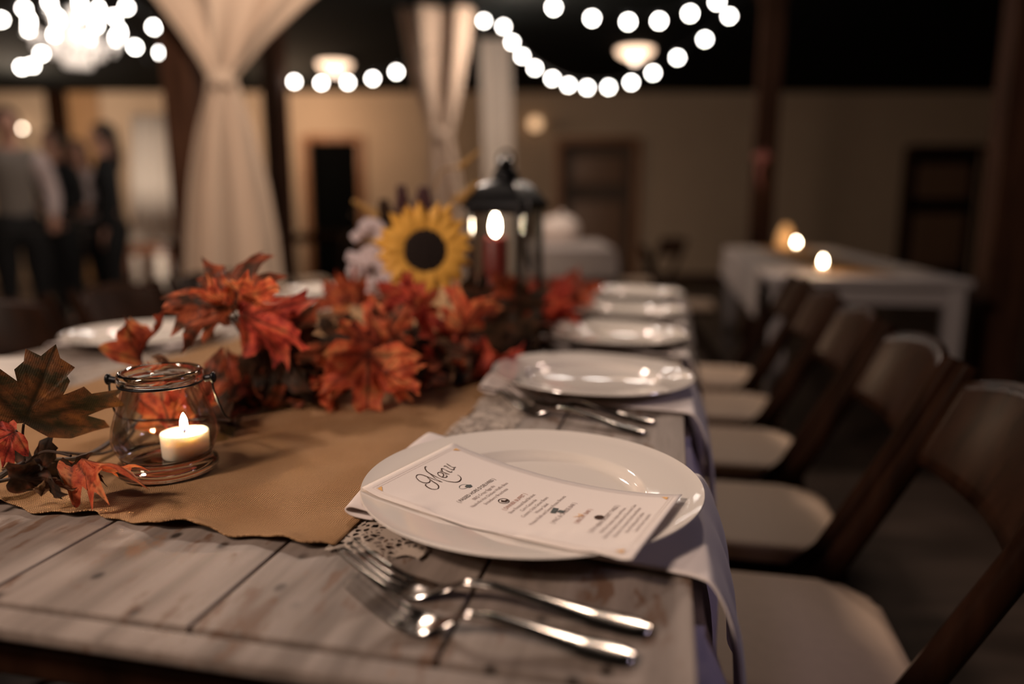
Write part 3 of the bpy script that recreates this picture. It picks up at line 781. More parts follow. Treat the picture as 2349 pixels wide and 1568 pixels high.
for k, s_ in enumerate(['BBQ Crispy Eggrolls', 'Nashville Hot Chicken Waffle Bites', 'Strawberry Bruschetta']): card_text(body, s_, BS, t1 + .030 + k * .0265, xs=.88)
card_text(red, '{ DINNER BUFFET }', HS, t2, xs=.82)
for k, s_ in enumerate(['Slow Roasted Beef Brisket', 'Corn Casserole', 'Country Style Green Beans', 'Winter Salad', 'Potato Rolls and Sweet Potato Biscuits']): card_text(body2, s_, BS, t2 + .029 + k * .0262, xs=.88)
card_text(dark, '{ MAC & CHEESE BAR }', HS, t3, xs=.82)
card_text(red, '{ BISCUIT BAR }', HS, t4, xs=.82)
card_text(dark, '{ SOUTHERN DESSERT TABLE }', HS, t5, xs=.82)
for k, s_ in enumerate(['Mini Pies: Pumpkin, Apple and Pecan', 'Red Velvet, Salted Caramel and Chocolate Cake', 'Brownies, Chocolate Chip Peanut Butter', 'Bread Pudding and Cobbler', 'Sweet Potato Cupcakes']): card_text(body3, s_, BS * .92, t5 + .030 + k * .0250, xs=.86)
heads.build('heading_lettering', M['ink'], card, smooth=False, recalc=False)
for q_ in (body, body2, body3): q_.build('item_lettering', M['ink_grey'], card, smooth=False, recalc=False)
red.build('heading_lettering', M['ink_red'], card, smooth=False, recalc=False)['label'] = 'russet heading lettering'
dark.build('heading_lettering', M['ink_grey'], card, smooth=False, recalc=False)
# little icons
def blob(mb, s, t, pts, k=.006):
    n = len(pts); vs = [card_pt(s + x * k / cw, t + y * k / ch, .0008) - base for x, y in pts]; mb.poly(vs, [tuple(range(n))])
circ = [(math.cos(a * PI / 12), math.sin(a * PI / 12)) for a in range(24)]
s0, q0 = inv_card(*Z1(1455, 680))
ribbon(black, [(s0 + math.cos(a) * .0055 / cw - .002 / cw, q0 - .001 / ch + math.sin(a) * .0038 / ch) for a in [k * PI / 10 for k in range(21)]], .0005)
blob(black, s0 + .02, q0 + .008, [(-1, -.5), (.1, -.6), (.7, .1), (.2, .8), (-.8, .6)], .0045)
s1, q1 = inv_card(*Z1(1970, 880))
ic = MB(); ribbon(ic, [(s1 + math.cos(a) * .0052 / cw, q1 + math.sin(a) * .0052 / ch) for a in [k * PI / 12 for k in range(25)]], .0009)
blob(ic, s1 + .006, q1, [(-.9, -.2), (-.2, -.7), (0, .1), (.9, .2), (.3, .8), (-.5, .6)], .0046)
s4, q4 = inv_card(*Zz2(1280, 650)); blob(ic, s4, q4 + .004, [(-.9, .3), (-.7, -.4), (0, -.8), (.7, -.5), (.95, .2), (.5, .8), (-.4, .85)], .0056)
ic.build('icon', M['ink'], card, smooth=False, recalc=False)
s2, q2 = inv_card(*Zz2(785, 575)); blob(black, s2, q2, [(-1.0, -.4), (.9, -.75), (1, .1), (-.8, .4)], .0062)
for k in range(3): blob(black, s2 - .006 + k * .012, q2 + .021, [(-.35, -1), (.25, -1), (.35, 1), (-.25, 1)], .0030)
black.build('icon', M['ink_black'], card, smooth=False, recalc=False)
s3, q3 = inv_card(*Zz2(1045, 630)); gd = MB()
for k in range(3): ribbon(gd, spath([(s3 - .03 + k * .008, q3 + k * .006 - .008), (s3 + k * .004, q3 + .006 + k * .006), (s3 + .03, q3 - .004 + k * .006)], 5), .0006)
gd.build('icon', M['ink_gold'], card, smooth=False, recalc=False)
for (ss, tt, a) in ((.085, .052, 0), (.915, .052, PI / 2), (.915, .948, PI), (.085, .948, -PI / 2)):
    pts = [(-1, -1), (1, -1), (-1, 1)]; pts = [(x * math.cos(a) - y * math.sin(a), x * math.sin(a) + y * math.cos(a)) for x, y in pts]
    gd = MB(); blob(gd, ss, tt, pts, .0032); gd.build('corner_ornament', M['ink_gold'], card, smooth=False, recalc=False)
bd = MB()
for m_ in (.045, .062):
    mx, my = m_, m_ * cw / ch
    for a, b_ in (((mx, my), (1 - mx, my)), ((1 - mx, my), (1 - mx, 1 - my)), ((1 - mx, 1 - my), (mx, 1 - my)), ((mx, 1 - my), (mx, my))):
        ribbon(bd, [(lerp(a[0], b_[0], k / 40), lerp(a[1], b_[1], k / 40)) for k in range(41)], .00032)
bd.build('border_lines', M['ink_line'], card, smooth=False, recalc=False)

# ------------------------------------------------------------------ glass jar with candle
JP = atz(388, 1085, TOP); 
JZ = TOP + .0052
jar = thing('glass_jar', 'small clear glass jar with a wire bail holding a lit candle', 'jar', (JP.x, JP.y, JZ)); jar.scale = (1.045, 1.045, 1.13)
JS = 1.0
outer = [(.0418, .0165), (.0440, .0205), (.0470, .026), (.0482, .033), (.0470, .042), (.0435, .053), (.0395, .064), (.0365, .073), (.0350, .080)]
MB().lathe([(r_ * JS, z * JS) for r_, z in outer], 96).build('jar_wall', M['jar'], jar, angle=80)
MB().lathe([(r_ * JS - .0024, z * JS) for r_, z in [(.0405, .0166)] + outer[1:]], 96).build('jar_inner_wall', M['jar'], jar, angle=80)
rim = [(.0350 + .0038 * math.cos(a) , .0860 + .0062 * math.sin(a)) for a in [k * 2 * PI / 14 for k in range(14)]]
MB().lathe(rim, 96, closed=True).build('rim', M['solid_glass'], jar, angle=80)
foot = [(0, .002), (.036, 0), (.0435, 0), (.0462, .0025), (.0466, .0060), (.0448, .0092), (.0418, .0115), (.0412, .0140), (.0418, .0165), (.0392, .0168), (.0372, .0148), (.0330, .0132), (.015, .0122), (0, .0120)]
MB().lathe(foot, 96).build('foot', M['solid_glass'], jar, angle=80)
for sx in (-1, 1):
    a0 = Vector((sx * .0405, .004 * sx, .083))
    k = MB().tube([a0, a0 + Vector((sx * .006, 0, .001))], .0032, 12).ball(a0 + Vector((sx * .008, 0, .001)), .0042, 12, (.8, 1, 1.25))
    k.build('bail_lug', M['black_metal'], jar)
wb = [Vector((-.0475, -.004, .083)), Vector((-.0490, -.002, .070)), Vector((-.0525, .012, .048)), Vector((-.0500, .035, .036)), Vector((-.028, .058, .030)), Vector((0, .066, .028)), Vector((.028, .058, .030)), Vector((.0500, .035, .036)), Vector((.0525, .014, .048)), Vector((.0490, .004, .070)), Vector((.0475, .004, .083))]
MB().tube(smoothpath(wb, 8), .0011, 8).build('wire_bail', M['black_metal'], jar)
MB().lathe([(.0372 + .0011 * math.cos(a), .0808 + .0011 * math.sin(a)) for a in [k * PI / 4 for k in range(8)]], 64, closed=True).build('neck_wire', M['black_metal'], jar)
CP = Vector((JP.x + .0188, JP.y + .001, JZ + .0140))
candle = thing('votive_candle', 'short ivory candle burning inside the glass jar', 'candle', CP)
MB().lathe([(0, 0), (.0215, 0), (.0224, .0015), (.0232, .0238), (.0227, .0255), (.0212, .0253), (.012, .0244), (0, .0240)], 64).build('wax', M['wax'], candle, angle=60)
MB().tube([(0, 0, .0236), (.0005, 0, .0270), (.0012, 0, .0293)], .0007, 6).build('wick', M['wick'], candle)
MB().lathe([(0, .0265), (.0028, .0285), (.0038, .0320), (.0033, .0370), (.0018, .0420), (0, .0450)], 20).build('flame', M['flame'], candle)
lamp('candle_flame_light', CP + Vector((0, 0, .0365)), 6.5, (1, .56, .24), .0035)

# ------------------------------------------------------------------ garland of fall leaves
half = [(0, 1.0), (.055, .87), (.16, .80), (.142, .70), (.175, .61), (.145, .49), (.27, .60), (.345, .585), (.58, .70), (.50, .54), (.62, .455), (.47, .37), (.365, .275), (.50, .245), (.62, .15), (.45, .075), (.34, -.03), (.17, -.055), (0, .03)]
CEN = Vector((0, .19))
def outline(jit, r_):
    L = [(x * (1 + r_.uniform(-jit, jit)), y * (1 + r_.uniform(-jit, jit)) + 0) for x, y in half]
    L[0] = (0, 1.0); L[-1] = (0, .03)
    Rr = [(-x * (1 + r_.uniform(-jit, jit)), y * (1 + r_.uniform(-jit, jit))) for x, y in half[1:-1]][::-1]
    pts = L + Rr; out = []
    for a, b_ in zip(pts, pts[1:] + pts[:1]):
        for k in range(3): out.append((lerp(a[0], b_[0], k / 3), lerp(a[1], b_[1], k / 3)))
    return out
RIBS = [((0, .03), (0, 1.0)), ((0, .05), (.58, .70)), ((0, .05), (-.58, .70)), ((0, .05), (.62, .15)), ((0, .05), (-.62, .15)),
        ((0, .45), (.16, .80)), ((0, .45), (-.16, .80)), ((.22, .30), (.27, .60)), ((-.22, .30), (-.27, .60)), ((.30, .38), (.62, .455)), ((-.30, .38), (-.62, .455))]
def segd(p, a, b_):
    a = Vector(a); b_ = Vector(b_); d = b_ - a; t = max(0, min(1, (p - a).dot(d) / d.dot(d))); return (p - (a + d * t)).length, t
def leaf_mesh(seed, fold=.25, curl=.3, wave=.06, cup=0.0):
    r_ = random.Random(seed); wave *= 1.7; fold *= r_.uniform(.7, 1.5); cup += r_.uniform(-.2, .35); pts = outline(.07, r_); n = len(pts); rings = 9
    p0, p1 = r_.uniform(0, 6), r_.uniform(0, 6)
    bm = bmesh.new(); lay = bm.verts.layers.float.new('vein')
    def place(x, y, t):
        z = -fold * abs(x) + wave * math.sin(x * 7 + p0) * t + wave * math.sin(y * 8 + p1) * t
        z += curl * (y - .15) ** 2 * (1 if y > .15 else -.3) + cup * x * x
        dv = min(segd(Vector((x, y)), a, b_)[0] for a, b_ in RIBS[:5])
        z += -.018 * math.exp(-(dv / .03) ** 2)
        return Vector((x, y, z))
    def vein(x, y):
        v = 0
        for k, (a, b_) in enumerate(RIBS):
            d, t = segd(Vector((x, y)), a, b_); wv = (.022 if k < 5 else .012) * (1.15 - t * .8); v = max(v, math.exp(-(d / wv) ** 2) * (.85 if k < 5 else .5))
        return v
    c = bm.verts.new(place(CEN.x, CEN.y, 0)); c[lay] = 1
    prev = None
    for q in range(1, rings + 1):
        t = q / rings; ring = []
        for x, y in pts:
            xx = lerp(CEN.x, x, t); yy = lerp(CEN.y, y, t); v = bm.verts.new(place(xx, yy, t)); v[lay] = vein(xx, yy); ring.append(v)
        for k in range(n):
            k2 = (k + 1) % n
            if prev is None: bm.faces.new((c, ring[k], ring[k2]))
            else: bm.faces.new((prev[k], ring[k], ring[k2], prev[k2]))
        prev = ring
    bmesh.ops.recalc_face_normals(bm, faces=bm.faces[:])
    me = bpy.data.meshes.new('leaf'); bm.to_mesh(me); bm.free()
    me.polygons.foreach_set('use_smooth', [True] * len(me.polygons)); return me
garland = thing('leaf_garland', 'garland of red, orange and green brown artificial maple leaves along the runner', 'garland', (JP.x, JP.y, TOP))
GB = Vector(garland.location); LEAFN = [0]; STEMS = MB()
def leaf(p0, p1, d0, d1, m, tw=0, width=1.0, fold=.25, curl=.3, wave=.06, cup=0, flip=False, stem=None, drawn=False):
    """leaf from its stalk point p0 (pixel, distance d0) to its tip p1"""
    a = at(*p0, d0); b_ = at(*p1, d1); ax = b_ - a; L = ax.length; y = ax.normalized()
    toc = (Vector((0, 0, CAMZ)) - (a + b_) / 2).normalized(); zz = (toc - y * toc.dot(y)).normalized()
    zz = Matrix.Rotation(tw, 3, y) @ zz; x = y.cross(zz)
    me = leaf_mesh(100 + LEAFN[0], fold, curl, wave, cup); LEAFN[0] += 1; me.materials.append(M[m])
    o = bpy.data.objects.new('leaf', me); C.objects.link(o); o.parent = garland
    mt = Matrix((x * L * width, y * L, zz * L)).transposed().to_4x4(); mt.translation = a - GB
    o.matrix_local = mt; inv = mt.inverted()
    for v_ in me.vertices:
        q = mt @ v_.co; lim = .0045 + .004 * abs(math.sin(q.x * 90 + q.y * 70))
        if q.z < lim: q.z = lim; v_.co = inv @ q
    if stem is not None:
        s = Vector(stem) ; q = a - GB; s = s - GB
        mid = (q + s) / 2 + Vector((0, 0, .008))
        STEMS.tube(smoothpath([q + y * L * .03, mid, s], 6), .0011 * max(.7, L / .08), 6)
    return o
# main vine on the runner
vine = [at(-60, 1100, .60), at(60, 1085, .66), at(200, 1050, .72), at(330, 980, .84), at(460, 940, .93), at(620, 925, .98), at(760, 900, 1.04), at(900, 870, 1.12), at(1040, 835, 1.22), at(1075, 800, 1.36), at(1050, 770, 1.55), at(1080, 735, 1.8), at(1150, 700, 2.1)]
vine = [Vector((p.x, p.y, TOP + .022 + .008 * math.sin(i * 2))) for i, p in enumerate(vine)]
vv_ = smoothpath(vine, 8)
STEMS.tube([p - GB for p in vv_], .0028, 8); STEMS.tube([p - GB + Vector((.008 * math.sin(i * .4), .006, .006 * math.cos(i * .5))) for i, p in enumerate(vv_)], .0018, 6)
V = lambda k: vine[k]
# left spray beside the jar
leaf((52, 978), (128, 788), .650, .665, 'green_leaf', tw=.15, width=1.55, fold=.10, curl=.10, wave=.035, stem=V(1))
leaf((158, 1045), (312, 1050), .625, .585, 'orange_leaf', tw=-1.0, width=.42, fold=.5, curl=-.25, wave=.05, stem=V(1))
leaf((40, 985), (-60, 1040), .64, .62, 'red_leaf', tw=.3, width=1.1, stem=V(1))
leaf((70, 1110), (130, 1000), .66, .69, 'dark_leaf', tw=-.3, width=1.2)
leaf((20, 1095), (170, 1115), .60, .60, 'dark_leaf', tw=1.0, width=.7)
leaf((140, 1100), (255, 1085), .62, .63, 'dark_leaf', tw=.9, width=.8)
leaf((90, 1128), (175, 1098), .60, .61, 'pale_leaf', tw=1.1, width=.6)
# behind the jar
leaf((392, 985), (345, 826), .775, .79, 'orange_leaf', tw=-.35, width=.72, fold=.3, curl=.2, stem=V(3))
leaf((428, 985), (442, 850), .78, .80, 'red_leaf', tw=.3, width=.75, stem=V(4))
leaf((470, 960), (500, 800), .86, .90, 'brown_red_leaf', tw=.2, width=.9, stem=V(4))
leaf((325, 835), (358, 688), .90, .92, 'rust_leaf', tw=1.35, width=.36, fold=.5, stem=V(3))
leaf((430, 845), (340, 828), .86, .84, 'pale_leaf', tw=.8, width=.6)
leaf((500, 950), (470, 830), .88, .90, 'pale_leaf', tw=.4, width=.6, stem=V(4))
leaf((540, 955), (530, 820), .92, .96, 'rust_leaf', tw=-.2, width=.9, stem=V(5))
leaf((610, 950), (585, 840), .93, .95, 'dark_leaf', tw=.2, width=1.2, stem=V(5))
leaf((480, 960), (560, 1000), .86, .82, 'dark_leaf', tw=.9, width=.9)
# upper leaf group
leaf((528, 694), (468, 600), .88, .93, 'brown_red_leaf', tw=.05, width=1.45, fold=.25, curl=.35, wave=.06, stem=V(5))
leaf((535, 692), (655, 640), .88, .84, 'orange_leaf', tw=.7, width=.62, fold=.3, curl=.45, stem=V(5))
leaf((525, 700), (420, 650), .88, .86, 'orange_leaf', tw=-.6, width=.55, fold=.2, curl=.4)
leaf((510, 695), (402, 800), .89, .86, 'brown_red_leaf', tw=-.35, width=.75, fold=.3, curl=.2, stem=V(5))
leaf((555, 720), (735, 795), .90, .88, 'red_leaf', tw=.25, width=.8, fold=.25, curl=.15, stem=V(6))
leaf((600, 830), (735, 690), .95, .97, 'brown_red_leaf', tw=.2, width=.85, fold=.25, stem=V(6))
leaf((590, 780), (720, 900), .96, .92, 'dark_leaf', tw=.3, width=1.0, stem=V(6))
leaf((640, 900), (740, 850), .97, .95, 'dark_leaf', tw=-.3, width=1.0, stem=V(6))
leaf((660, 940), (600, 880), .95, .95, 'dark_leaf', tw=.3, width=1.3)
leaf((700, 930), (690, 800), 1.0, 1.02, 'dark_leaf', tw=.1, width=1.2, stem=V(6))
# the big orange cluster in the middle
leaf((875, 820), (850, 668), 1.02, 1.04, 'orange_leaf', tw=.15, width=.98, fold=.2, curl=.25, stem=V(7))
leaf((870, 790), (930, 690), 1.03, 1.02, 'brown_red_leaf', tw=-.5, width=.8, stem=V(7))
leaf((890, 800), (748, 830), .99, .94, 'rust_leaf', tw=-.55, width=.75, fold=.35, curl=-.35, stem=V(7))
leaf((845, 800), (840, 962), .97, .90, 'orange_leaf', tw=.1, width=1.12, fold=.22, curl=-.3, wave=.08, stem=V(7))
leaf((800, 850), (745, 958), .97, .92, 'orange_leaf', tw=-.8, width=.7, fold=.4, curl=-.2)
leaf((880, 850), (968, 905), .95, .92, 'orange_leaf', tw=.5, width=.8, curl=-.2)
leaf((930, 800), (960, 740), 1.06, 1.08, 'dark_leaf', tw=-.1, width=1.2)
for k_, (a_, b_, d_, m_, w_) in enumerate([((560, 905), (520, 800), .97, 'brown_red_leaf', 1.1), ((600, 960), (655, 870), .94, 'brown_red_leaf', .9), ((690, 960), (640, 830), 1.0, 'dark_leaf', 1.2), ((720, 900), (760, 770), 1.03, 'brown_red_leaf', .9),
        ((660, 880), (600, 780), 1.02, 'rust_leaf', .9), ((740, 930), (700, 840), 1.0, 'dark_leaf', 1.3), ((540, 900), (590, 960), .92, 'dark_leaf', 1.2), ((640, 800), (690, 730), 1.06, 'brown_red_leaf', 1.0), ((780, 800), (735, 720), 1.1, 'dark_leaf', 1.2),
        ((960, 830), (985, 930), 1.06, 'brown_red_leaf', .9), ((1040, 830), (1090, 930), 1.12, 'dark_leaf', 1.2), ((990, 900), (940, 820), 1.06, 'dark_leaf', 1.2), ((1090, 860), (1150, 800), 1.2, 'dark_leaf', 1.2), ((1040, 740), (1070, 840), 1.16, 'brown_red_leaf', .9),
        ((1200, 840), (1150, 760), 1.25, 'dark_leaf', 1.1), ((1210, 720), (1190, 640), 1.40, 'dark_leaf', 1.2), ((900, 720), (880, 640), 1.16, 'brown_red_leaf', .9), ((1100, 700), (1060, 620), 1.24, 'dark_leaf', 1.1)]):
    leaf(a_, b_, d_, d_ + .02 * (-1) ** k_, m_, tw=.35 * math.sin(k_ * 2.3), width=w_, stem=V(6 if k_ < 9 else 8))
# right of the cluster
leaf((1010, 860), (960, 700), 1.12, 1.15, 'red_leaf', tw=.2, width=.8, stem=V(8))
leaf((1060, 760), (1130, 650), 1.14, 1.12, 'orange_leaf', tw=.6, width=.75, fold=.35, stem=V(8))
leaf((1050, 770), (975, 715), 1.14, 1.12, 'red_leaf', tw=-.4, width=.6, stem=V(8))
leaf((1110, 890), (1200, 765), 1.18, 1.16, 'red_leaf', tw=.4, width=.8, stem=V(9))
leaf((1080, 905), (1130, 790), 1.14, 1.14, 'red_leaf', tw=-.2, width=.8, stem=V(8))
leaf((1010, 880), (1075, 800), 1.10, 1.08, 'rust_leaf', tw=.2, width=1.0, stem=V(8))
leaf((1000, 790), (1060, 900), 1.10, 1.06, 'pale_leaf', tw=.4, width=.5)
leaf((1040, 900), (990, 830), 1.08, 1.08, 'dark_leaf', tw=-.3, width=1.2)
leaf((1120, 860), (1080, 740), 1.2, 1.22, 'dark_leaf', tw=.2, width=1.1, stem=V(9))
leaf((1170, 800), (1160, 690), 1.28, 1.3, 'dark_leaf', tw=-.2, width=1.2, stem=V(9))
leaf((1200, 780), (1240, 700), 1.36, 1.36, 'dark_leaf', tw=.2, width=1.1)
leaf((960, 700), (860, 640), 1.14, 1.12, 'red_leaf', tw=-.2, width=.8, stem=V(8))
leaf((940, 720), (1010, 660), 1.14, 1.14, 'rust_leaf', tw=.2, width=.9)
# behind, blurred
leaf((830, 700), (800, 600), 1.28, 1.3, 'rust_leaf', tw=.5, width=.6, stem=V(8))
leaf((800, 700), (730, 640), 1.26, 1.28, 'rust_leaf', tw=-.3, width=.9, stem=V(8))
leaf((780, 720), (760, 800), 1.2, 1.18, 'pale_leaf', tw=.3, width=1.3)
leaf((1245, 740), (1300, 625), 1.62, 1.62, 'red_leaf', tw=.3, width=.9, stem=V(10))
leaf((1260, 760), (1340, 720), 1.62, 1.58, 'red_leaf', tw=.3, width=.7, stem=V(10))
leaf((1230, 700), (1330, 660), 1.7, 1.66, 'rust_leaf', tw=-.2, width=.7, stem=V(11))
leaf((1290, 700), (1390, 640), 1.9, 1.9, 'rust_leaf', tw=.2, width=.9, stem=V(11))
leaf((1180, 700), (1120, 620), 1.40, 1.40, 'rust_leaf', tw=.2, width=.8, stem=V(10))
STEMS.build('vine', M['stem'], garland)

# ------------------------------------------------------------------ flowers in the centrepiece
def sunflower(name, label, px, py, d, rad, mp, ms, tilt=(0, 0, 0), n=19, base_px=None):
    c = at(px, py, d); foot_ = Vector((c.x - .01, c.y + .05, TOP + .012))
    o = thing(name, label, 'flower', foot_)
    face = (Vector((0, 0, CAMZ + .04)) - c).normalized(); q = face.to_track_quat('Z', 'Y').to_matrix().to_4x4() @ Euler(tilt).to_matrix().to_4x4()
    L = Matrix.Translation(c - foot_) @ q
    r_ = random.Random(len(label))
    for row, (rr, nn_, zz) in enumerate(((rad, n, 0), (rad * .86, n - 2, .004))):
        for k in range(nn_):
            a = k * 2 * PI / nn_ + row * .15 + r_.uniform(-.06, .06); ln = rr * r_.uniform(.9, 1.06); wd = rad * .19; bend = r_.uniform(-.1, .25)
            def pf(i, j):
                t = i; x = lerp(rad * .30, ln, t); ww = wd * math.sin(PI * min(1, .18 + .82 * t) ** .8) if t < 1 else 0
                y = (j - .5) * 2 * ww
                return Vector((x, y, zz + .018 * rad * 10 * t * (1 - t) - abs(j - .5) * .01 + bend * .03 * t * t))
            p = MB().grid(pf, 8, 4); p.bm.transform(L @ Matrix.Rotation(a, 4, 'Z')); p.build('petal', M[mp], o, recalc=False)
    dsk = MB().lathe([(0, .010), (rad * .2, .011), (rad * .42, .006), (rad * .47, -.002), (rad * .3, -.012), (0, -.014)], 32); dsk.bm.transform(L); dsk.build('seed_head', M[ms], o)
    bk = (q @ Vector((0, 0, -1))).normalized()
    st = MB().tube(smoothpath([c - foot_ + bk * .012, c - foot_ + bk * .04 + Vector((0, 0, -.03)), Vector((0, 0, .05)), Vector((0, 0, 0))], 6), .004, 8); st.build('stem', M['stem'], o)
    return o
sunflower('sunflower', 'yellow sunflower with a dark seed head in front of the lantern', 975, 574, 1.30, .092, 'petal', 'seed', (.15, .1, 0))
sunflower('rust_flower', 'rust red flower with a dark centre at the right foot of the lantern', 1284, 684, 1.72, .062, 'red_petal', 'seed', (.2, -.1, 0), 15)
def hydrangea():
    c = at(850, 600, 1.45); o = thing('hydrangea', 'pale white blossom cluster behind the sunflower on its left', 'flower', (c.x, c.y + .02, TOP + .012)); r_ = random.Random(5); b = MB()
    for k in range(70):
        z = r_.uniform(-.9, 1); a = r_.uniform(0, 6.28); rr = math.sqrt(1 - z * z); p = Vector((rr * math.cos(a) * .042, rr * math.sin(a) * .042, z * .075 + c.z - TOP - .012))
        for q in range(4):
            aa = q * PI / 2 + a; b.ball(p + Vector((math.cos(aa) * .006, math.sin(aa) * .002, math.sin(aa) * .006)), .0065, 8, (1, .5, 1))
    b.build('blossom', M['blossom'], o); MB().tube([(0, 0, 0), (0, 0, c.z - TOP)], .004, 8).build('stem', M['stem'], o)
hydrangea()
def stalk(name, label, p0, p1, d, m, head_len, hr, beads=9, cat='dried stalk'):
    a = at(*p0, d); b_ = at(*p1, d); ft = Vector((a.x, a.y, TOP + .010)); o = thing(name, label, cat, ft, group=name.replace('_', ' ') + 's behind the sunflower')
    dirn = (b_ - a).normalized(); neck = b_ - dirn * head_len
    MB().tube(smoothpath([(0, 0, 0), a - ft, neck - ft, b_ - ft], 6), .0016, 6).build('stem', M['stem'] if m != 'wheat' else M['wheat'], o)
    h = MB(); r_ = random.Random(int(p0[0]))
    for k in range(beads):
        t = k / (beads - 1); c = neck.lerp(b_, t) - ft; e = hr * (1 - .5 * t)
        for sd in (-1, 1): h.ball(c + Vector((sd * e * .8, r_.uniform(-e, e) * .5, 0)), e, 8, (1, 1, 1.5))
    h.build('seed_head', M[m], o)
stalk('wheat_stalk', 'yellow wheat stalk leaning left above the sunflower', (905, 520), (815, 462), 1.5, 'wheat', .07, .0065)
stalk('wheat_stalk', 'thin wheat stalk leaning right toward the lantern top', (1000, 430), (1100, 345), 1.5, 'wheat', .05, .004)
stalk('wheat_stalk', 'wheat stalk just left of the lantern roof', (1040, 470), (1095, 420), 1.52, 'wheat', .05, .006)
stalk('plum_bud_stalk', 'stalk of dark plum buds above the sunflower on its left', (930, 520), (920, 432), 1.48, 'plum', .06, .011, 6)
stalk('plum_bud_stalk', 'stalk of dark plum buds above the sunflower on its right', (970, 510), (972, 438), 1.48, 'plum', .045, .014, 5)
stalk('plum_bud_stalk', 'short dark bud stalk between the wheat and the plum buds', (890, 510), (880, 465), 1.5, 'dark_leaf', .04, .012, 5)

# ------------------------------------------------------------------ lantern
def lantern():
    d = 1.56; c = at(1160, 560, d); bx = Vector((c.x, c.y, TOP + .006))
    o = thing('lantern', 'black metal lantern with a domed roof and glass panes behind the sunflower', 'lantern', bx, (0, 0, R(-27)))
    z0 = .02; z1 = at(1150, 478, d).z - bx.z; ztop = at(1140, 345, d).z - bx.z; hw = .056
    MB().box((0, 0, .01), (hw * 2 + .03, hw * 2 + .03, .02), .004).build('base', M['black_metal'], o)
    for sx in (-1, 1):
        for sy in (-1, 1): MB().box((sx * hw, sy * hw, (z0 + z1) / 2), (.010, .010, z1 - z0), .002).build('corner_post', M['black_metal'], o)
    fr = MB()
    for z in (z0 + .006, z1 - .006):
        for s in (-1, 1): fr.box((0, s * hw, z), (hw * 2, .008, .012), .002); fr.box((s * hw, 0, z), (.008, hw * 2, .012), .002)
    fr.build('pane_frame', M['black_metal'], o)
    for s in (-1, 1):
        MB().box((0, s * hw, (z0 + z1) / 2), (hw * 2 - .012, .002, z1 - z0 - .024)).build('pane', M['pane'], o, smooth=False)
        MB().box((s * hw, 0, (z0 + z1) / 2), (.002, hw * 2 - .012, z1 - z0 - .024)).build('pane', M['pane'], o, smooth=False)
    q = Matrix.Rotation(PI / 4, 4, 'Z'); rf = MB()
    rf.lathe([(0, z1), ((hw + .014) * 1.414, z1), ((hw + .014) * 1.414, z1 + .008), ((hw + .008) * 1.414, z1 + .018), (hw * 1.25, z1 + .04), (hw * .85, z1 + .055), (hw * .45, z1 + .062), (0, z1 + .063)], 4, mtx=q)
    rf.build('roof', M['black_metal'], o, smooth=True, angle=50)
    MB().lathe([(.030, z1 + .06), (.026, z1 + .075), (.018, z1 + .085), (.020, z1 + .092), (.012, z1 + .104), (0, z1 + .108)], 20).build('chimney', M['black_metal'], o)
    MB().tube([(math.sin(a) * .019, 0, ztop - .02 - math.cos(a) * .021) for a in [k * 2 * PI / 20 for k in range(21)]], .003, 8).build('ring', M['black_metal'], o)
    MB().tube(smoothpath([(hw + .012, -hw, z1 - .01), (hw + .030, -hw - .01, z1 + .012), (hw + .028, -hw - .012, z1 - .03), (hw + .022, -hw - .01, z1 - .08), (hw + .034, -hw - .012, z1 - .12)], 6), .005, 8).build('latch', M['black_metal'], o)
    ct = at(1130, 546, d).z - bx.z - .02
    cc = thing('pillar_candle', 'dark red pillar candle burning inside the lantern', 'candle', bx + Vector((-.022, -.004, .0205)))
    MB().lathe([(0, 0), (.026, 0), (.027, .003), (.027, ct - .004), (.025, ct), (.02, ct - .004), (0, ct - .005)], 32).build('wax', M['red_wax'], cc)
    MB().tube([(0, 0, ct - .006), (0, 0, ct + .006)], .001, 6).build('wick', M['wick'], cc)
    MB().lathe([(0, ct + .004), (.007, ct + .012), (.009, ct + .024), (.007, ct + .038), (0, ct + .056)], 16).build('flame', M['flame_far'], cc)
    lamp('lantern_flame_light', bx + Vector((-.022, -.004, ct + .045)), .45, (1, .58, .28), .006)
lantern()

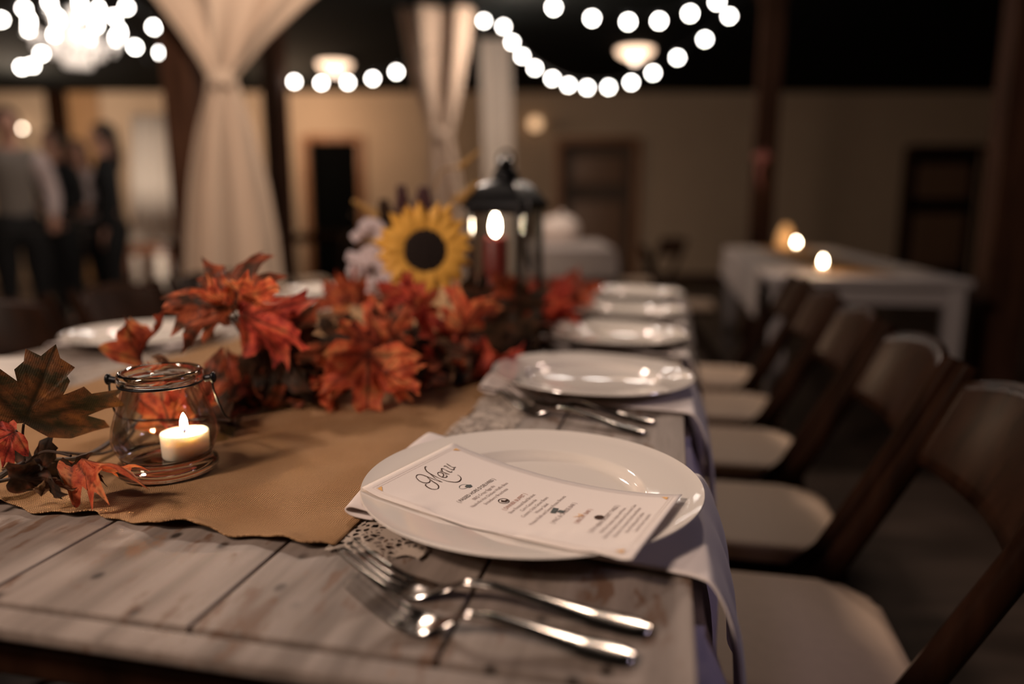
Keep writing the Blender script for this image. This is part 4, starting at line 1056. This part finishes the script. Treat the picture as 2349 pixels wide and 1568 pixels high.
# ================================================================== FOLDING CHAIRS
def make_chair(label):
    """x: away from the table (back side), y along the table, origin under the seat centre"""
    o = thing('folding_chair', label, 'chair', (0, 0, 0), TROT, 'dark folding chairs with beige seats')
    sz = .455; hw = .160
    def seatpoly(g, z):
        P = [(-.19, -hw), (.10, -hw), (.155, -hw + .055), (.155, hw - .055), (.10, hw), (-.19, hw)]; return [Vector((x * g if x < 0 else x * g, y * g, z)) for x, y in P]
    zs = [(.93, sz - .028), (1, sz - .022), (1, sz - .008), (.965, sz + .002), (.86, sz + .006)]
    vs = []; fs = []
    for g, z in zs: vs += seatpoly(g, z)
    for i in range(len(zs) - 1):
        for k in range(6): fs.append((i * 6 + k, i * 6 + (k + 1) % 6, (i + 1) * 6 + (k + 1) % 6, (i + 1) * 6 + k))
    fs.append(tuple(range(6))[::-1]); fs.append(tuple(range((len(zs) - 1) * 6, len(zs) * 6)))
    st = MB().poly(vs, fs); bmesh.ops.bevel(st.bm, geom=[e for e in st.bm.edges if abs(e.verts[0].co.z - e.verts[1].co.z) > .003], offset=.012, segments=3, affect='EDGES')
    st.build('seat', M['seat_pad'], o, angle=50)
    MB().box((-.02, 0, sz - .040), (.33, hw * 2 - .01, .022), .004).build('seat_frame', M['brown_wood'], o)
    for s in (-1, 1):
        y = s * (hw + .012)
        MB().tube([(-.28, y, .004), (-.06, y, .30), (.10, y, .47), (.20, y, .66), (.262, y, .80)], [.015, .016, .017, .016, .013], 10, flat=1.2).build('front_leg', M['brown_wood'], o)
        MB().tube([(.26, s * (hw - .008), .004), (.08, s * (hw - .008), .26), (-.06, s * (hw - .008), .43)], [.013, .014, .013], 10).build('rear_leg', M['brown_wood'], o)
        MB().tube([(.10, s * (hw + .022), .472), (.10, s * (hw + .031), .472)], .010, 12).build('hinge_bolt', M['steel'], o)
    def bp(thk):
        def fn(i, j):
            y = lerp(-hw - .002, hw + .002, i); crown = .030 * (1 - (2 * i - 1) ** 2)
            z = lerp(.655, .775 + crown, j); x = .198 + (z - .655) * .44 + .022 * (1 - (2 * i - 1) ** 2) + thk
            return Vector((x, y, z))
        return fn
    MB().grid(bp(0), 16, 8).build('backrest', M['brown_wood'], o, solid=.014)
    MB().tube([(-.20, -hw - .01, .11), (-.20, hw + .01, .11)], .010, 8).build('front_stretcher', M['brown_wood'], o)
    MB().tube([(.20, -hw + .008, .09), (.20, hw - .008, .09)], .010, 8).build('rear_stretcher', M['brown_wood'], o)
    return o
ch_u = .165
chair_v = [.97, 1.375, 1.79, 2.18, 2.58]
lab = ['folding chair nearest the camera at the bottom right corner', 'second folding chair from the camera on the right side of the table', 'third folding chair from the camera on the right side', 'fourth folding chair from the camera on the right side', 'farthest folding chair on the right side of the long table']
ch0 = make_chair(lab[0]); ch0.location = Ti(ch_u, chair_v[0], 0)
for vv, nm in zip(chair_v[1:], lab[1:]): dup(ch0, Ti(ch_u, vv, 0), TROT, nm)
lab2 = ['dark folding chair back at the left edge of the long table', 'dark folding chair behind the plates on the left side', 'folding chair left of the table behind the big rust leaf', 'farthest folding chair on the left side of the long table']
for vv, nm in zip((1.02, 1.45, 1.88, 2.29), lab2): dup(ch0, Ti(-1.375, vv, 0), (0, 0, -TS + PI), nm)

# ================================================================== OTHER TABLES
def votive(label, loc, s=1.0, em='flame_far'):
    o = thing('votive_holder', label, 'candle holder', loc, group='lit votive candles on the far tables')
    MB().lathe([(.028 * s, .0), (.034 * s, .03 * s), (.034 * s, .07 * s)], 20).build('glass_cup', M['jar'], o)
    MB().lathe([(0, .002), (.022 * s, .002), (.022 * s, .028 * s), (0, .028 * s)], 16).build('wax', M['wax'], o)
    MB().lathe([(0, .03 * s), (.007 * s, .04 * s), (.005 * s, .055 * s), (0, .066 * s)], 10).build('flame', M[em], o)
    return o
def far_table(label, c, rz, L, Wd, h=.755, cloth=True, legm='white_paint'):
    o = thing('side_table', label, 'table', c, (0, 0, rz))
    MB().box((0, 0, h - .015), (Wd, L, .03), .004).build('tabletop', M[legm], o)
    MB().box((0, 0, h - .07), (Wd - .1, L - .1, .08), .004).build('apron', M[legm], o)
    for sx in (-1, 1):
        for sy in (-1, 1): MB().box((sx * (Wd / 2 - .05), sy * (L / 2 - .05), (h - .03) / 2), (.065, .065, h - .03), .006).build('leg', M[legm], o)
    return o
# white table with two candles on the right
na = Vector((1.07, 2.98, 0)); ft_c = na + Matrix.Rotation(-TS, 3, 'Z') @ Vector((.37, 1.32, 0))
far_table('white table with two lit candles behind the folding chairs', (ft_c.x, ft_c.y, 0), -TS, 2.64, .76)
def overlay(name, label, cat, c, rz, m, W0, W1, L0, L1, fall, h=.755, grp=None):
    def fn(i, j):
        x = lerp(W0, W1, i); y = lerp(L0, L1, j); half_ = .381
        z = h + .003
        if x < -half_: z -= (-half_ - x); x = -half_ - .006 - .02 * math.sin(y * 9) ** 2 * min(1, (h - z) * 5)
        if x > half_: z -= (x - half_); x = half_ + .006
        return Vector((x, y, z))
    o = MB().grid(fn, 60, 30).build(name, m, None, (c[0], c[1], 0), (0, 0, rz), solid=.002); return tag(o, label, cat)
overlay('table_linen', 'white cloth draped over the left side of the table with two candles', 'tablecloth', ft_c, -TS, M['cloth_white'], -.60, .36, -1.0, 1.31, .2)
o = MB().grid(lambda i, j: Vector((lerp(-.16, .16, i), lerp(-1.15, 1.3, j), .7615 + .001 * math.sin(j * 40))), 8, 60).build('burlap_strip', M['burlap'], None, (ft_c.x, ft_c.y, 0), TROT, solid=.002)
tag(o, 'brown burlap strip under the two candles on the white table', 'table runner')
def onplane(x, y, z): return atz(x, y, z)
for (x, y, lb) in ((1827, 554, 'lit votive candle farther back on the white table, left of two'), (1888, 597, 'lit votive candle nearer on the white table, right of two')):
    p = atz(x, y, .764 + .05); votive(lb, (p.x, p.y, .764), 1.0); lamp('votive_light', (p.x, p.y, .85), .5, (1, .6, .3), .01)
p = Ti(.80, 5.62, 0)
jl = thing('glass_cloche', 'glowing amber glass hurricane beside the far votive on the white table', 'candle holder', (p.x, p.y, .7595))
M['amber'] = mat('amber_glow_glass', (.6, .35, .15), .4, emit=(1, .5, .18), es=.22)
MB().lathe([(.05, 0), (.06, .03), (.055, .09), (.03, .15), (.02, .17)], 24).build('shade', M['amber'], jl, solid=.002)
# distant table behind the lantern with a pale pumpkin
p = atz(1318, 572, .755)
far_table('small far table with white cloth behind the lantern', (p.x + .02, 6.15, 0), -.05, 1.7, .62, legm='post_wood')
def drop_cloth(name, label, c, rz, W_, L_, h, drop, m):
    def fn(i, j):
        x = lerp(-W_ / 2 - drop, W_ / 2 + drop, i); y = lerp(-L_ / 2 - drop, L_ / 2 + drop, j); z = h + .003
        ox = max(0, abs(x) - W_ / 2); oy = max(0, abs(y) - L_ / 2); z -= max(ox, oy)
        X = max(-W_ / 2 - .008, min(W_ / 2 + .008, x)); Y = max(-L_ / 2 - .008, min(L_ / 2 + .008, y))
        if ox or oy:
            f_ = .02 * math.sin((x + y) * 22) * min(1, (ox + oy) * 6); X += math.copysign(f_ + .01, x) if ox else 0; Y += math.copysign(f_ + .01, y) if oy else 0
        return Vector((X, Y, z))
    o = MB().grid(fn, 70, 70).build(name, m, None, c, (0, 0, rz), solid=.002); return tag(o, label, 'tablecloth')
drop_cloth('table_linen', 'white cloth hanging over the small far table behind the lantern', (p.x + .02, 6.15, 0), -.05, .62, 1.7, .755, .22, M['cloth_white'])
def pumpkin(label, loc, rad):
    o = thing('pumpkin', label, 'pumpkin', loc); b = bmesh.new(); bmesh.ops.create_uvsphere(b, u_segments=60, v_segments=24, radius=1)
    for v in b.verts:
        a = math.atan2(v.co.y, v.co.x); k = 1 - .09 * abs(math.cos(a * 5)) ** 3; z = v.co.z; r_ = math.hypot(v.co.x, v.co.y); dip = .28 * math.exp(-(r_ / .3) ** 2)
        v.co = Vector((v.co.x * k * rad, v.co.y * k * rad, (z * .80 - math.copysign(dip, z)) * rad + .78 * rad * .7))
    m_ = MB(); m_._add(b); m_.build('body', M['pumpkin'], o, angle=180)
    MB().tube(smoothpath([(0, 0, rad * .9), (.01, 0, rad * 1.25), (.03, 0, rad * 1.45)], 5), [.028] * 5 + [.02] * 6, 8).build('stem', M['pumpkin'], o)
pumpkin('pale white pumpkin on the small far table behind the lantern', (.43, 6.6, .7590), .18)
# dark table under the lone candle at left
p = atz(675, 540, .765)
far_table('dark side table with one lit candle behind the near drape', (-2.55, 9.25, 0), 0, .7, 1.0, legm='brown_wood')
p2 = atz(675, 523, .815); votive('single lit votive candle between the near drape and black doorway', (p2.x, p2.y, .7555), 1.0); lamp('votive_light', (p2.x, p2.y, .88), .4, (1, .6, .3), .01)
fc = dup(ch0, (1.13, 6.1, 0), (0, 0, R(20)), 'dark folding chair beyond the far end of the long table')
fc = dup(ch0, (1.08, 4.55, 0), (0, 0, R(168)), 'dark folding chair at the left end of the white table with candles')
fc = dup(ch0, (-2.35, 5.7, 0), (0, 0, R(250)), 'dark folding chair below the lone candle behind the near drape')
fc = dup(ch0, (-1.75, 6.1, 0), (0, 0, R(200)), 'dark folding chair in front of the black doorway')
# small table in front of the lit white drape
q = at(345, 560, 7.2); far_table('small dark table in front of the lit white drape', (q.x + .05, q.y, 0), .1, .5, .5, .72, legm='brown_wood')
# ribbon on the dark post
rb = Vector((1.885, 5.575, 0)); rb.z = at(1750, 390, 5.57).z; rb.y = 5.615; o = thing('ribbon_bow', 'faded red ribbon hung on the very dark timber post', 'ribbon', rb)
M['ribbon'] = mat('faded_red_ribbon', (.50, .19, .16), .7)
MB().tube(smoothpath([(0, 0, .16), (.02, -.01, .1), (-.02, 0, .0), (.01, 0, -.14)], 8), [.012 + .03 * math.sin(k / 24 * PI) for k in range(25)], 8, flat=.4).build('streamer', M['ribbon'], o)
MB().ball((.02, 0, .1), .04, 12, (1.2, .5, .8)).ball((-.03, 0, .1), .035, 12, (1.2, .5, .8)).build('knot', M['ribbon'], o)

# ================================================================== GUESTS
def skin(name, joints, edges, m, parent, sub=1, extra=None):
    me = bpy.data.meshes.new(name); me.from_pydata([j[:3] for j in joints], edges, []); o = bpy.data.objects.new(name, me); C.objects.link(o)
    md = o.modifiers.new('s', 'SKIN'); md.use_smooth_shade = True; md2 = o.modifiers.new('u', 'SUBSURF'); md2.levels = sub; md2.render_levels = sub
    for k, j in enumerate(joints): me.skin_vertices[0].data[k].radius = (j[3], j[4] if len(j) > 4 else j[3]); me.skin_vertices[0].data[k].use_root = (k == 0)
    dg = bpy.context.evaluated_depsgraph_get(); dg.update(); m2 = bpy.data.meshes.new_from_object(o.evaluated_get(dg)); bpy.data.objects.remove(o); bpy.data.meshes.remove(me)
    m2.materials.clear(); m2.materials.append(m); m2.polygons.foreach_set('use_smooth', [True] * len(m2.polygons))
    if extra:
        b = bmesh.new(); b.from_mesh(m2); em = bpy.data.meshes.new('x'); extra.bm.to_mesh(em); b.from_mesh(em); b.to_mesh(m2); b.free(); bpy.data.meshes.remove(em); m2.polygons.foreach_set('use_smooth', [True] * len(m2.polygons))
    o = bpy.data.objects.new(name, m2); C.objects.link(o); o.parent = parent; return o
def person(label, x, y, heading, H, arms, top, sleeves, trousers, hair, skirt=False):
    """faces -y before heading; arms: (left elbow, left wrist, right elbow, right wrist) offsets"""
    o = thing('person', label, 'person', (x, y, 0), (0, 0, heading), 'guests standing at the left'); k = H / 1.75
    P = lambda *a: tuple(c * k for c in a)
    la, lw, ra, rw = arms
    J = [P(0, 0, .95, .125, .095), P(0, 0, 1.12, .115, .085), P(0, -.01, 1.30, .135, .095), P(0, 0, 1.44, .085, .07), P(0, -.005, 1.51, .050, .050), P(0, -.015, 1.585, .065, .075), P(0, -.015, 1.67, .072, .088), P(0, -.005, 1.735, .05, .06),
         P(.175, 0, 1.40, .052, .052), P(*la, .040, .040), P(*lw, .026, .026), P(-.175, 0, 1.40, .052, .052), P(*ra, .040, .040), P(*rw, .026, .026),
         P(.09, 0, .86, .085, .085), P(.10, -.01, .50, .055, .055), P(.11, .02, .09, .036, .036), P(.11, -.12, .035, .034, .03), P(-.09, 0, .86, .085, .085), P(-.10, -.01, .50, .055, .055), P(-.11, .02, .09, .036, .036), P(-.11, -.12, .035, .034, .03)]
    E = [(0, 1), (1, 2), (2, 3), (3, 4), (4, 5), (5, 6), (6, 7), (3, 8), (8, 9), (9, 10), (3, 11), (11, 12), (12, 13), (0, 14), (14, 15), (15, 16), (16, 17), (0, 18), (18, 19), (19, 20), (20, 21)]
    ex = MB()
    for el, wr, sg in ((la, lw, 1), (ra, rw, -1)):
        el = Vector(el) * k; wr = Vector(wr) * k; d = (wr - el).normalized(); side = d.cross(Vector((0, 1, .2))).normalized(); nr = side.cross(d)
        ex.tube([wr - d * .01, wr + d * .04, wr + d * .085], [.026, .036, .030], 10, flat=.55, up=nr)
        for f_ in range(4):
            b0 = wr + d * .08 + side * (f_ - 1.5) * .016; ln = (.065, .075, .07, .055)[f_]; ex.tube([b0, b0 + d * ln * .5 + nr * .006, b0 + d * ln * .9 + nr * .02], [.009, .008, .006], 6)
        b0 = wr + d * .03 + side * .03 * sg; ex.tube([b0, b0 + (d + side * sg * .8) * .028, b0 + (d * 1.4 + side * sg * .8) * .045], [.011, .009, .007], 6)
    hz = 1.635 * k
    ex.ball((0, -.098 * k, hz - .012), .015, 8, (.8, 1, 1.5)); ex.ball((0, -.088 * k, hz - .055), .018, 8, (1.2, .4, .4))
    for s in (-1, 1): ex.ball((s * .033, -.088 * k, hz + .015), .012, 8, (1.1, .5, .7)); ex.ball((s * .075 * k, .0, hz - .01), .022, 8, (.4, .8, 1.3))
    skin('body', J, E, M['skin'], o, 2, ex)
    g = .018
    grow = lambda idx, e={}: [(*J[q][:3], J[q][3] + g + e.get(q, 0), J[q][4] + g + e.get(q, 0)) for q in idx]
    skin('top', grow([0, 1, 2, 3, 8, 11]) + [(0, 0, .90 * k, .165 * k + g, .125 * k + g)], [(0, 1), (1, 2), (2, 3), (3, 4), (3, 5), (0, 6)], M[top], o, 2)
    if sleeves:
        for a_, b_, c_ in ((8, 9, 10), (11, 12, 13)): skin('sleeve', [(J[a_][0] * .55, 0, J[a_][2] + .015, .085, .085)] + grow([a_, b_, c_], {a_: .022, b_: .008}), [(0, 1), (1, 2), (2, 3)], M[sleeves], o, 1)
    if trousers:
        skin('trousers', grow([0, 14, 15, 16, 18, 19, 20], {0: .02, 14: .045, 18: .045}) + [(0, 0, 1.08 * k, .105 * k + .004, .080 * k + .004)] + [(J[q][0], J[q][1], .03, J[q][3] + g, J[q][4] + g) for q in (16, 20)], [(0, 1), (1, 2), (2, 3), (0, 4), (4, 5), (5, 6), (0, 7), (3, 8), (6, 9)], M[trousers], o, 2)
        for q in (17, 21):
            f_ = Vector(J[q][:3]); MB().ball((f_.x, f_.y + .04, .035), .055, 12, (.8, 2.1, .62)).build('shoe', M['suit'], o)
    hr = MB().ball((0, .004, 1.675 * k), .098 * k, 18, (.92, 1.05, 1.0)); 
    bmesh.ops.delete(hr.bm, geom=[v for v in hr.bm.verts if v.co.y < -.05 * k and v.co.z < 1.70 * k], context='VERTS')
    if hair == 'long': hr.tube([(0, .07 * k, 1.66 * k), (0, .09 * k, 1.5 * k), (0, .085 * k, 1.36 * k)], [.075, .08, .04], 12, flat=.5, up=(0, 1, 0))
    hr.build('hair', M['hair'], o)
    return o
down = ((.23, .02, 1.12), (.24, -.06, .87), (-.23, .02, 1.12), (-.24, -.06, .87))
bent = ((.23, .04, 1.13), (.14, -.22, 1.10), (-.22, .05, 1.12), (-.10, -.24, 1.02))
reach = ((.24, .0, 1.14), (.20, -.22, .98), (-.24, .02, 1.13), (-.25, -.08, .9))
pA = at(28, 400, 5.4); pB = at(128, 400, 6.4); pC = at(182, 400, 6.9); pD = at(246, 400, 6.3)
person('person in a grey vest and white sleeves, one arm reaching down', pA.x, pA.y, R(40), 1.74, reach, 'vest', 'shirt', 'suit', 'short')
person('person in a dark suit standing right of the grey vest', pB.x, pB.y, R(-20), 1.70, bent, 'suit', 'suit', 'suit', 'short')
person('person with a white shirt front standing in the middle of the guests', pC.x, pC.y, R(10), 1.66, bent, 'shirt', 'suit', 'suit', 'long')
person('person all in black with dark hair, rightmost of the guests', pD.x, pD.y, R(-60), 1.74, down, 'suit', 'suit', 'suit', 'long')
